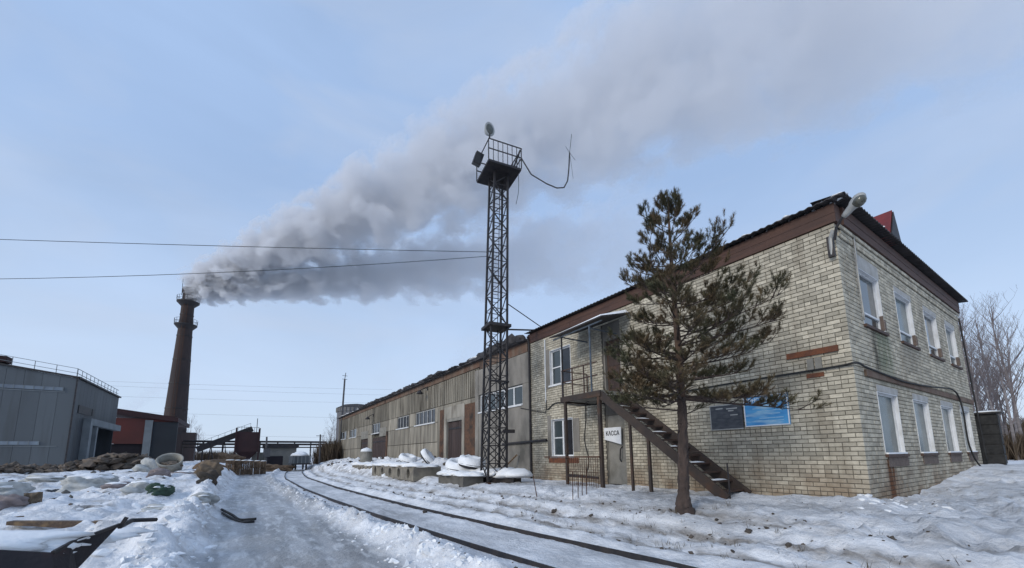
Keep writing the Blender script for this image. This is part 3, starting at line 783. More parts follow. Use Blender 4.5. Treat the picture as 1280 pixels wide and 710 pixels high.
# plastered bay next to the offices
for z0, z1, a, b in ((-.6, 3.5, Y0 + .03, 17.35), (4.56, 6.05, Y0 + .03, 17.35)):
    MB().box(.0, .34, a, b, z0, z1).build('plaster_wall', MT['grey_plaster'], WS)
MB().box(-.02, .34, 17.352, 17.75, -.6, 6.05).build('pier', MT['grey_plaster'], WS)
MB().box(.02, .34, 12.34, 12.9, 3.502, 4.558).build('plaster_wall', MT['grey_plaster'], WS)


def wwin(a, b, n, mat='glass', fm='white_paint', z0=3.45, z1=4.5, dep=.1):
    return window('L', a, b, z0, z1, dep, tuple((k + 1) / n for k in range(n - 1)), pane=mat, rev=False, parent=WS, sill='white' if fm == 'white_paint' else 'brown')


wwin(12.95, 14.6, 2, 'glass', z0=3.52, z1=4.54); wwin(14.66, 17.3, 3, 'glass', z0=3.52, z1=4.54)
wwin(23.93, 27.97, 5, 'dark_glass'); wwin(29.53, 32.67, 4, 'dark_glass'); wwin(38.25, 41.25, 3, 'dark_glass'); wwin(48.55, 50.3, 1, 'dark_glass'); wwin(50.7, 52.45, 2, 'dark_glass')
wwin(54.55, 56.1, 1, 'dark_glass'); wwin(56.4, 58.25, 1, 'dark_glass')
MB().box(GX, .34, 32.72, 35.26, 3.44, 4.5).build('wall_panel', MT['panel'], WS)


def gate(a, b, z1, n, leafs=2):
    root = MB().box(.13, .20, a, b, -.1, z1).build('gate', MT['gate'], WS)
    w = (b - a) / n
    me = MB().box(-.0, .028, .004, w - .008, -.1, z1 - .02).mesh('plank', MT['gate'])
    for k in range(n):
        o = bpy.data.objects.new('plank', me); COL.objects.link(o); o.location = (.10 + random.uniform(-.006, .006), a + k * w, 0); put(o, root)
    MB().box(.075, .097, a + .05, b - .05, .55, .67).box(.075, .097, a + .05, b - .05, z1 - .5, z1 - .38).build('gate_rail', MT['dark_steel'], root)
    return root


gate(19.55, 21.75, 3.28, 10); gate(35.9, 41.0, 3.0, 18); gate(42.7, 45.8, 3.0, 12)
for q_ in ((19.15, 19.5, -.5, 3.5), (21.8, 22.2, -.5, 3.5)): MB().box(-.03, .33, *q_).build('gate_post', MT['pale_post'], WS)
MB().box(-.02, .33, 19.15, 22.2, 3.503, 4.3).build('gate_head', MT['pale_post'], WS)
MB().box(-.01, .33, 19.51, 21.79, 3.3, 3.5).build('gate_head', MT['concrete'], WS)
MB().box(-.01, .33, 17.76, 19.14, -.5, 4.2).build('brick_jamb', MT['orange_brick'], WS)
MB().box(-.012, .33, 22.21, 22.95, -.5, 4.2).build('brick_jamb', MT['orange_brick'], WS)
MB().box(.0, .33, 22.96, 23.38, -.5, 4.4).build('wall_panel', MT['panel'], WS)
MB().box(-.01, .33, 35.42, 35.88, -.5, 3.4).build('brick_jamb', MT['orange_brick'], WS)
MB().box(-.01, .33, 41.02, 42.6, -.5, 3.4).build('brick_jamb', MT['panel'], WS)
MB().box(-.012, .33, 35.9, 38.1, 3.05, 3.9).box(-.012, .33, 42.7, 45.8, 3.05, 3.9).build('gate_head', MT['concrete'], WS)
# rusty band under the eave and the ragged felt edge
u = Y0 + .06
while u < Y1:
    u1 = min(u + 2.4, Y1); MB().box(-.035 + random.uniform(-.01, .01), .3, u, u1 - .015, 6.06 if u < 17 else 6.21, 6.56).build('eave_board', MT['rust_panel'], WS); u = u1
MB().box(.3, 12.1, Y0 + .02, Y1 + .2, 6.4, 6.62).build('roof', MT['felt'], WS)
MB().box(-.28, .295, Y0, Y1 + .25, 6.565, 6.66).build('roof_edge', MT['felt'], WS)
ft = MB()
y = 13.0
while y < 46:
    s = random.uniform(.25, .8) * (1 if y < 40 else .5)
    blob(ft, (-.1 + random.uniform(-.1, .15), y, 6.67), (.3, s, random.uniform(.08, .3) if y > 17 else .38), rough=.35, sub=2, flat=.7); y += s * random.uniform(.8, 1.6)
ft.build('felt_roll', MT['felt'], WS)
sn = MB()
y = 13.5
while y < 59:
    blob(sn, (.02 + random.uniform(-.1, .1), y, 6.70 if y > 44 else 6.78), (.3, random.uniform(.4, 1.4), .07), rough=.3, sub=2, flat=.5); y += random.uniform(1.0, 2.6) if y > 44 else random.uniform(2, 6)
sn.build('roof_snow', MT['snow'], WS, smooth=True)
MB().box(.0, .34, Y1 - .02, Y1 + .1, -.6, 6.4).box(.35, 12, Y1 - .04, Y1 + .1, -.6, 6.4).build('end_wall', MT['panel'], WS)


# ------------------------------------------------------------------ wall lamps on the workshop
def wall_lamp(y, z, lab):
    t = thing('wall_lamp', lab, 'wall lamp', (0, y, z), 'lamps on the workshop wall')
    MB().tube([(.02, y, z + .3), (-.15, y, z + .42), (-.5, y, z + .2), (-.6, y, z + .02)], .035, 6).build('arm', MT['dark_steel'], t)
    MB().lathe([(.05, .16), (.1, .12), (.26, -.06), (.24, -.1), (.0, -.06)], 12, (-.6, y, z)).build('lamp_shade', MT['dark_steel'], t)
    MB().box(-.05, .01, y - .08, y + .08, z + .2, z + .5).build('wall_plate', MT['dark_steel'], t)


q = at(528, 491, X=-.4); wall_lamp(q.y, q.z, 'dark bracket lamp on the workshop wall left of the tall gate, above the strip window')
q = at(462, 523, X=-.4); wall_lamp(q.y, q.z, 'small dark lamp far down the workshop wall above the wide double gate')

# ------------------------------------------------------------------ stair, landing, canopy
ST = thing('external_staircase', 'rusty external steel staircase with landing and rails climbing to the upper door', 'staircase', (-.8, 5, 0))
SX0, SX1 = -1.36, -.42
top = Vector((0, 6.35, 3.06)); foot = Vector((0, 2.35, -.02))
for x in (SX0, SX1):
    MB().bar((x, foot.y, foot.z), (x, top.y, top.z), .06, .26 if x < -1 else .36).build('stringer', MT['stringer'], ST)  # wall-side stringer made deeper to take in its shade
n = 14
me = MB().box(SX0 + .035, SX1 - .035, -.13, .13, -.02, .02).mesh('tread', MT['brown_steel'])
ms = MB(); blob(ms, ((SX0 + SX1) / 2, 0, .022), (.38, .11, .035), rough=.15, sub=2, flat=.9); ms = ms.mesh('tread_snow', MT['snow'], True)
for k in range(n):
    f = (k + .6) / n; p = foot.lerp(top, f)
    o = inst('tread', me, ST, (0, p.y, p.z + .04))
    if k % 2: inst('tread_snow', ms, o, (0, p.y, p.z + .045))
land = MB().box(SX0 - .03, -.03, 6.36, 8.3, 3.06, 3.22).build('landing', MT['concrete'], ST)
MB().bar((SX0 - .05, 6.3, 3.1), (SX0 - .05, 8.34, 3.1), .05, .2).build('edge_beam', MT['stringer'], land)
MB().bar((SX0, 8.33, 3.1), (-.03, 8.33, 3.1), .05, .2).build('edge_beam', MT['stringer'], land)
sn = MB(); blob(sn, (-.7, 7.4, 3.225), (.6, .75, .05), rough=.2, sub=3, flat=.9); sn.build('landing_snow', MT['snow'], land, smooth=True)
for (x, y, z0, z1, w, m) in ((SX0 - .02, 8.12, -.1, 3.04, .09, 'stringer'), (SX0, 6.42, -.1, 3.04, .11, 'stringer'), (SX0 + .02, 5.2, -.15, 2.1, .07, 'stringer'), (SX0 + .02, 4.55, -.15, 1.6, .08, 'stringer')):
    MB().box(x - w / 2, x + w / 2, y - w / 2, y + w / 2, z0, z1).build('post', MT[m], ST)
for (x, y) in ((SX0 - .02, 8.27), (SX0 - .02, 7.7), (SX0 - .02, 7.1), (-.1, 8.27)):
    MB().bar((x, y, 3.2), (x, y, 4.2), .035).build('baluster', MT['brown_steel'], ST)
for z in (4.2, 3.75):
    MB().bar((SX0 - .02, 6.45, z), (SX0 - .02, 8.3, z), .035).build('rail', MT['brown_steel'], ST)
    MB().bar((SX0 - .02, 8.29, z + .001), (-.06, 8.29, z + .001), .03).build('rail', MT['brown_steel'], ST)
MB().tube([(SX0 + .05, 2.3, -.1), (SX0 + .05, 2.3, .85)], .022).build('newel_post', MT['dark_steel'], ST)
CN = thing('door_canopy', 'lean-to canopy with snow on top above the upper door landing', 'canopy', (-.7, 7, 5.7))
MB().add([(-1.55, 6.0, 5.62), (-1.55, 8.75, 5.56), (-.06, 8.75, 6.02), (-.06, 6.0, 6.02), (-1.55, 6.0, 5.67), (-1.55, 8.75, 5.61), (-.06, 8.75, 6.07), (-.06, 6.0, 6.07)],
         [(0, 1, 2, 3), (4, 7, 6, 5), (0, 4, 5, 1), (1, 5, 6, 2), (2, 6, 7, 3), (3, 7, 4, 0)]).build('canopy_sheet', MT['roof'], CN)
sn = MB().add([(-1.50, 6.05, 5.69), (-1.50, 8.7, 5.63), (-.1, 8.7, 6.075), (-.1, 6.05, 6.075), (-1.42, 6.15, 5.77), (-1.40, 8.6, 5.69), (-.14, 8.6, 6.17), (-.14, 6.15, 6.19)],
             [(0, 3, 2, 1), (4, 5, 6, 7), (0, 1, 5, 4), (1, 2, 6, 5), (2, 3, 7, 6), (3, 0, 4, 7)])
sn.build('canopy_snow', MT['snow'], CN)
for y in (8.2, 6.7): MB().bar((SX0 - .05, y, 3.2), (SX0 - .05, y, 5.55), .045).build('canopy_post', MT['grey_blue' if y < 7 else 'dark_steel'], CN)
MB().bar((SX0 - .05, 6.1, 5.55), (SX0 - .05, 8.7, 5.50), .04).bar((SX0 - .05, 8.22, 5.5), (-.05, 8.22, 5.5), .04).bar((SX0 - .05, 6.7, 5.45), (-.05, 6.7, 5.45), .04).build('canopy_beam', MT['grey_blue'], CN)

# wire fence under the landing
WF = thing('wire_mesh_panel', 'rusty welded wire mesh panel standing between the landing posts', 'wire fence', (SX0 - .1, 7.3, .3))
mb = MB()
for k in range(15): mb.bar((SX0 - .12, 6.5 + k * .105, -.02), (SX0 - .12, 6.5 + k * .105, .97), .012)
for k in range(5): mb.bar((SX0 - .132, 6.48, .1 + k * .2), (SX0 - .132, 8.02, .1 + k * .2), .012)
mb.build('wire_grid', MT['rust'], WF)
MB().bar((SX0 - .12, 6.4, 1.0), (SX0 - .12, 9.3, 1.0), .05).build('top_bar', MT['rust'], WF)
MB().bar((SX0 - .1, 6.5, .32), (SX0 - .1, 8.0, .36), .03, .09).build('cross_board', MT['dark_steel'], WF)
q = on_ground(716, 624)
for k, (dx, dy, hh) in enumerate(((0, 0, .75), (.12, -.08, .62), (.3, -.05, .66), (.42, -.1, .85))):
    tag(MB().tube([(q.x + dx, q.y + dy, -.25), (q.x + dx + .02, q.y + dy, q.z + hh)], .012, 5).build('rebar_stake', MT['rust']), 'thin rusty rebar stake beside the landing post, %s of four in the snow' % ('leftmost', 'second', 'third', 'rightmost')[k], 'stake', 'rebar stakes beside the landing post')
q = on_ground(672, 622)
tag(MB().tube([(q.x, q.y, q.z - .1), (q.x - .08, q.y + .1, q.z + .65)], .014, 5).build('rebar_stake', MT['rust']), 'lone leaning rebar stake in the snow left of the landing posts', 'stake')

# ------------------------------------------------------------------ signs


def text_mesh(txt, size, name, mat, extrude=.002, bold=0.0):
    cu = bpy.data.curves.new('lettering', 'FONT'); cu.body = txt; cu.size = size; cu.extrude = extrude; cu.offset = bold; cu.align_x = 'CENTER'; cu.align_y = 'CENTER'
    cu.resolution_u = 3
    ob = bpy.data.objects.new('lettering', cu); COL.objects.link(ob)
    dg = bpy.context.evaluated_depsgraph_get(); me = bpy.data.meshes.new_from_object(ob.evaluated_get(dg)); me.name = name
    bpy.data.objects.remove(ob); bpy.data.curves.remove(cu)
    me.materials.clear(); me.materials.append(mat)
    return me


def text_on_left(txt, size, y, z, x, mat, parent, sx=1., bold=0, tilt=0):
    me = text_mesh(txt, size, 'lettering', mat, bold=bold)
    o = bpy.data.objects.new('lettering', me); COL.objects.link(o)
    o.matrix_basis = Matrix(((0, 0, -1, x), (-1, 0, 0, y), (0, 1, 0, z), (0, 0, 0, 1))) @ Matrix.Rotation(tilt, 4, 'Z') @ Matrix.Diagonal((sx, 1, 1, 1))
    put(o, parent); return o


KS = MB().prism([(-.07, 7.52, 2.04), (-.07, 6.70, 2.04), (-.07, 6.72, 1.42), (-.07, 7.10, 1.52), (-.07, 7.50, 1.61)], (.02, 0, 0)).build('office_sign', MT['sign_white'])
tag(KS, 'white sign with black word КАССА above the lower grey door', 'sign')
text_on_left('КАССА', .225, 7.10, 1.82, -.0715, MT['ink'], KS, .82, bold=.003)
text_on_left('КАССА', .225, 7.107, 1.822, -.0712, MT['ink'], KS, .82, bold=.003)
BS = MB().box(-.045, -.004, 1.35, 2.42, 1.76, 2.56).build('advertising_banner', MT['sign_blue'])
tag(BS, 'blue rectangular banner with white lettering and border on the brick wall', 'sign')
b_ = MB()
for a in ((1.352, 2.418, 1.762, 1.787), (1.352, 2.418, 2.533, 2.558), (1.352, 1.377, 1.79, 2.53), (2.393, 2.418, 1.79, 2.53)): b_.box(-.05, -.0452, a[0], a[1], a[2], a[3])
b_.build('border', MT['sign_white'], BS)
text_on_left('ЮНСТИНВЕСТ', .135, 1.86, 2.44, -.047, MT['sign_white'], BS, .98, bold=.003)
lines = MB()
for (z, a, b, h) in ((2.33, 1.5, 2.25, .02), (2.21, 1.6, 2.2, .02), (2.14, 1.5, 2.1, .02), (2.06, 1.55, 2.0, .02), (1.95, 1.48, 2.05, .022), (1.88, 1.48, 2.2, .02)): lines.box(-.0475, -.0453, a, b, z, z + h)
lines.build('print_line', MT['print_pale'], BS)
DS = MB().box(-.04, -.004, 2.47, 3.38, 1.72, 2.42).build('notice_board', MT['sign_dark'])
tag(DS, 'dark weathered notice board with pale frame left of the blue banner', 'notice board')
b_ = MB()
for a in ((2.47, 3.38, 1.722, 1.745), (2.47, 3.38, 2.395, 2.419), (3.355, 3.378, 1.748, 2.392)): b_.box(-.05, -.0402, *a)
b_.build('frame', MT['lamp_grey'], DS)
lines = MB()
for (z, a, b) in ((2.28, 2.6, 2.9), (2.22, 2.7, 2.85), (2.3, 3.0, 3.2), (2.1, 2.6, 2.8)): lines.box(-.043, -.0405, a, b, z, z + .03)
lines.build('print_line', MT['lamp_grey'], DS)

# ------------------------------------------------------------------ cables and wires


def cable(pts, r, label, cat='cable', name='cable', group=None, mat='black', n=5):
    # catmull-rom
    P = [Vector(p) for p in pts]; P = [P[0] * 2 - P[1]] + P + [P[-1] * 2 - P[-2]]; out = []
    for i in range(1, len(P) - 2):
        for k in range(6):
            t = k / 6; a, b, c, d = P[i - 1], P[i], P[i + 1], P[i + 2]
            out.append(.5 * ((2 * b) + (c - a) * t + (2 * a - 5 * b + 4 * c - d) * t * t + (3 * b - a - 3 * c + d) * t ** 3))
    out.append(P[-2])
    return tag(MB().tube(out, r, n).build(name, MT[mat], smooth=True), label, cat, group)


cable([(-.05, 10.9, 3.05), (-.04, 10.2, 3.3), (-.04, 8.6, 3.02), (-.04, 5.85, 2.92), (-.05, 3.0, 2.98), (-.05, .4, 3.0), (-.04, -.06, 3.02), (.66, -.06, 2.99), (2.2, -.07, 2.93), (3.6, -.07, 2.9), (6, -.08, 2.98), (8.3, -.09, 3.1), (9.2, -.09, 2.95), (9.5, -.1, 2.4), (9.4, -.11, 1.4), (9.9, -.12, .8), (10.9, -.12, .42)], .025, 'long black cable running round the brick corner and drooping down by the far windows')
cable([(-.03, 10.98, 3.5), (-.05, 11.0, 3.0), (-.04, 11.3, 3.0), (-.04, 13, 3.35)], .018, 'thin dark cable looping from the white conduit beside the upper window')
cable([(-1.3, 7.0, 2.9), (-.9, 7.55, 2.9), (-.6, 7.9, 2.3), (-.6, 8.0, 1.6), (-.62, 7.8, .9), (-.6, 7.95, .4)], .022, 'black cable hanging in a curve under the landing beside the lower window')
cable([(1.05, -.05, 6.3), (.95, -.07, 5.8), (1.02, -.04, 5.3), (1.02, -.04, 4.2)], .018, 'thin grey cable down the edge of the nearest upper window', mat='lamp_grey')
cable([(11.95, -.05, 6.2), (12.0, -.06, 4.5), (12.05, -.07, 3), (12.1, -.09, .6)], .025, 'dark cable running down the far corner of the right facade')

# ------------------------------------------------------------------ street lamp on the corner
SL = thing('street_lamp', 'grey cobra-head street lamp on a bracket at the roof corner', 'street lamp', (-.1, -.1, 5.8))
MB().box(-.14, -.06, .02, .14, 5.55, 6.05).build('wall_plate', MT['dark_steel'], SL)
MB().tube([(-.1, .08, 5.6), (-.12, .06, 6.0), (-.16, -.02, 6.15)], .045, 8).build('insulator', MT['lamp_grey'], SL)
MB().tube([(-.16, -.02, 5.9), (-.22, -.10, 6.15), (-.3, -.3, 6.36), (-.3, -.40, 6.5)], .032, 8).build('arm', MT['dark_steel'], SL)
A = at(1056, 270, X=-.3); B = at(1066, 255, X=-.36); Cc = at(1080.5, 241.5, X=-.42)
ax = (Cc - A); ln = ax.length; ax.normalize()
sidev = ax.cross(Vector((-.55, -.8, -.25))).normalized(); dn = sidev.cross(ax).normalized()
if dn.dot(CAM - A) < 0: dn = -dn


def lamp_part(prof, wid, off, dep, name, mat):
    mb = MB(); vs = []; m = 12; fs = []
    for (s, w, h) in prof:
        for k in range(m):
            t = 2 * math.pi * k / m
            vs.append(A + ax * (s * ln) + sidev * (w * wid * math.cos(t)) + dn * (off + dep * h * math.sin(t)))
    for i in range(len(prof) - 1):
        for k in range(m): fs.append((i * m + k, i * m + (k + 1) % m, (i + 1) * m + (k + 1) % m, (i + 1) * m + k))
    fs += [tuple(range(m))[::-1], tuple((len(prof) - 1) * m + k for k in range(m))]
    mb.add(vs, fs); return mb.build(name, MT[mat], SL, smooth=True)


lamp_part([(-.05, .42, .6), (.1, .52, .7), (.38, .62, .85), (.48, .85, 1), (.62, .98, 1), (.78, 1, 1), (.92, .75, .8), (1.0, .3, .4)], ln * .24, -.02, .12, 'lamp_head', 'lamp_grey')
lamp_part([(.47, .3, .3), (.52, .7, .8), (.65, .92, 1), (.78, .92, 1), (.9, .66, .7), (.96, .2, .2)], ln * .25, .055, .11, 'lamp_bowl', 'lamp_glass')

# ------------------------------------------------------------------ lattice tower
TX, TY = -2.64, 11.22
TG = gz(TX, TY)
TW = thing('lattice_floodlight_tower', 'tall dark steel lattice tower with a railed platform on top', 'tower', (TX, TY, 0))
TROT = R(-24 + 0)
# tower axes in this frame
e1 = RT.copy(); e1.z = 0; e1.normalize(); e2 = Vector((-e1.y, e1.x, 0))
ta = (e1 * math.cos(R(24)) + e2 * math.sin(R(24))); tb = Vector((-ta.y, ta.x, 0))
def TP(a, b, z): return Vector((TX, TY, z)) + ta * a + tb * b + e1 * (.021 * z)      # the mast leans a little


DECK = 13.6
def thalf(z): return .40 + (.315 - .40) * min(z / DECK, 1)


cor = [(-1, -1), (1, -1), (1, 1), (-1, 1)]
for (sa, sb) in cor:
    h0, h1 = thalf(-.3), thalf(DECK)
    MB().bar(TP(sa * h0, sb * h0, TG - .3), TP(sa * h1, sb * h1, DECK), .075, .075).build('leg', MT['dark_steel'], TW)
zz = .05; lev = [zz]
while zz < DECK - .3: zz += .72; lev.append(zz)
for k in range(len(lev) - 1):
    z0, z1 = lev[k], min(lev[k + 1], DECK - .05)
    for i in range(4):
        a, b = cor[i], cor[(i + 1) % 4]; h0, h1 = thalf(z0) - .03 * 0, thalf(z1)
        if i % 2 == k % 2 or k < 5: MB().bar(TP(a[0] * h0, a[1] * h0, z0), TP(b[0] * h1, b[1] * h1, z1), .034, .034).build('diagonal_brace', MT['dark_steel'], TW)
        if i % 2 != k % 2 or k < 5: MB().bar(TP(b[0] * h0, b[1] * h0, z0 + .02), TP(a[0] * h1, a[1] * h1, z1 + .02), .034, .034).build('diagonal_brace', MT['dark_steel'], TW)
        MB().bar(TP(a[0] * h1, a[1] * h1, z1 - .01), TP(b[0] * h1, b[1] * h1, z1 - .01), .028, .028).build('cross_brace', MT['dark_steel'], TW)
D = .78
mb = MB(); mb.prism([TP(-D, -D, DECK + .01), TP(D, -D, DECK + .01), TP(D, D, DECK + .01), TP(-D, D, DECK + .01)], (0, 0, .10)).build('deck', MT['dark_steel'], TW)
for z in (DECK + 1.08, DECK + .62):
    for i in range(4):
        a, b = cor[i], cor[(i + 1) % 4]
        if z < DECK + 1 and i == 3: continue
        MB().bar(TP(a[0] * D, a[1] * D, z), TP(b[0] * D, b[1] * D, z + .001 * i), .035).build('rail', MT['dark_steel'], TW)
for i in range(4):
    a, b = cor[i], cor[(i + 1) % 4]
    for k in range(7):
        f = k / 7; p = TP((a[0] + (b[0] - a[0]) * f) * D, (a[1] + (b[1] - a[1]) * f) * D, DECK + .1)
        if i in (2, 3) and 0 < k: continue
        MB().bar(p, p + Vector((0, 0, .98)), .035 if k == 0 else .022).build('baluster', MT['dark_steel'], TW)
MB().bar(TP(D - .35, -D + .05, DECK + .1), TP(D - .06, -D + .04, DECK + 1.0), .07).build('stay', MT['dark_steel'], TW)
# ladder inside the mast
lad = MB()
for s in (-.14, .14): lad.bar(TP(s, .18, .3), TP(s, .18, DECK), .025)
z = .5
while z < DECK - .2: lad.bar(TP(-.14, .18, z), TP(.14, .18, z), .018); z += .36
lad.build('ladder', MT['dark_steel'], TW)
# collar with struts to the roof
zc = 6.45; hc = thalf(zc) + .14
MB().prism([TP(-hc, -hc, zc), TP(hc, -hc, zc), TP(hc, hc, zc), TP(-hc, hc, zc)], (0, 0, .12)).build('collar', MT['dark_steel'], TW)
MB().bar(TP(.4, .1, 6.5), (.2, 11.6, 6.95), .10, .05).build('roof_tie', MT['dark_steel'], TW)
MB().bar(TP(.34, -.3, 7.55), (.15, 11.3, 6.95), .03).build('roof_tie', MT['dark_steel'], TW)
hc = thalf(4.1) + .05
MB().bar(TP(-hc, -hc, 4.1), TP(hc, -hc, 4.1), .07).bar(TP(hc, -hc, 4.1), TP(hc, hc, 4.1), .07).build('belt', MT['dark_steel'], TW)
MB().obox(TP(.46, -.42, 2.05), (.5, .12, .14), Matrix((ta, tb, Vector((0, 0, 1)))).transposed()).build('junction_box', MT['dark_steel'], TW)
for a, b in cor: MB().obox(TP(a * .41, b * .41, TG - .02), (.2, .2, .1), Matrix((ta, tb, Vector((0, 0, 1)))).transposed()).build('foot_plate', MT['rust'], TW)
# insulator arms
MB().bar(TP(-.3, -.36, 9.42), TP(-.62, -.4, 9.42), .04).bar(TP(-.6, -.4, 9.35), TP(-.6, -.4, 9.72), .05).build('insulator_arm', MT['dark_steel'], TW)

FL = thing('round_floodlight', 'round grey floodlight on a short post above the tower railing', 'floodlight', TP(-D, -D, DECK + 1.0))
p = TP(-D + .04, -D + .04, DECK + 1.1)
MB().bar(p, p + Vector((0, 0, .25)), .05).build('post', MT['dark_steel'], FL)
nn = (CAM - p); nn.z *= .15; nn.normalize(); q = p + Vector((0, 0, .46))
rot = Vector((nn.x, nn.y, -.1)).to_track_quat('Z', 'Y').to_matrix() @ Matrix.Rotation(.55, 3, 'Y')
lm = MB().lathe([(.0, -.28), (.12, -.24), (.24, -.03), (.25, .02), (.22, .02)], 18); lm.v = [tuple(q + rot @ Vector((v[0], v[1] * 1.25, v[2]))) for v in lm.v]; lm.build('reflector', MT['lamp_grey'], FL, smooth=True)
lm = MB().lathe([(.0, .045), (.16, .03), (.23, .0)], 18); lm.v = [tuple(q + rot @ Vector((v[0], v[1] * 1.25, v[2]))) for v in lm.v]; lm.build('lens', MT['lamp_glass'], FL, smooth=True)
FL2 = thing('box_floodlight', 'black box floodlight hanging on the left side of the tower railing', 'floodlight', TP(-D, D * .3, DECK + .7))
p = TP(-D - .14, D * .35, DECK + .80)
rm = Matrix((ta, tb, Vector((0, 0, 1)))).transposed() @ Matrix.Rotation(R(15), 3, 'Y') @ Matrix.Rotation(R(25), 3, 'X')
MB().obox(p, (.36, .42, .5), rm).build('housing', MT['dark_steel'], FL2)
MB().obox(p + rm @ Vector((0, -.215, 0)), (.3, .02, .42), rm).build('lens', MT['dark_glass'], FL2)
MB().bar(TP(-D, D * .35, DECK + .55), p + Vector((0, 0, -.2)), .05).build('yoke', MT['dark_steel'], FL2)
MB().bar(TP(-D, D * .35, DECK + 1.05), p, .05).build('yoke', MT['dark_steel'], FL2)
# antenna on its bent boom
AN = thing('whip_antenna', 'thin whip antenna on a long bent boom reaching right from the tower platform', 'antenna', TP(D, D, DECK + .9))
bd = math.hypot(TX - CAM.x, TY - CAM.y)
bp_ = [at(648, 209, dist=bd), at(664, 218, dist=bd), at(683, 229.5, dist=bd), at(696, 235, dist=bd), at(705, 234.5, dist=bd), at(709.5, 226, dist=bd), at(711, 212, dist=bd), at(712, 191, dist=bd)]
bp_[0] = TP(D, -D, DECK + .6)
MB().tube(bp_, .03, 6).build('boom', MT['dark_steel'], AN, smooth=True)
t_ = at(712, 191, dist=bd)
MB().tube([t_, at(714.5, 168, dist=bd)], .012, 5).build('whip', MT['dark_steel'], AN)
for px, py in ((716.5, 223), (707, 183), (719, 200)): MB().tube([t_, at(px, py, dist=bd + (.3 if px > 717 else -.2))], .009, 4).build('radial', MT['dark_steel'], AN)
cable([TP(D * .9, -D * .8, DECK), TP(D * .92, -D * .8, DECK - .9), TP(D * .75, -D * .85, DECK - 1.6)], .012, 'thin loose cable dangling below the right side of the tower platform')

# overhead wires
wa = TP(-.3, -.3, 9.75); wb = at(-330, 287, dist=38)
def sag(a, b, s, n=14): return [a.lerp(b, i / n) + Vector((0, 0, -s * 4 * (i / n) * (1 - i / n))) for i in range(n + 1)]


GW = 'overhead wires left of the tower'
tag(MB().tube(sag(wa, wb, .1), .014, 4).build('overhead_wire', MT['black']), 'upper overhead wire running left from the lattice tower', 'wire', GW)
tag(MB().tube(sag(TP(-.6, -.4, 9.45), at(-330, 347, dist=40), .45), .013, 4).build('overhead_wire', MT['black']), 'lower overhead wire running left from the tower insulator', 'wire', GW)

# ------------------------------------------------------------------ pine


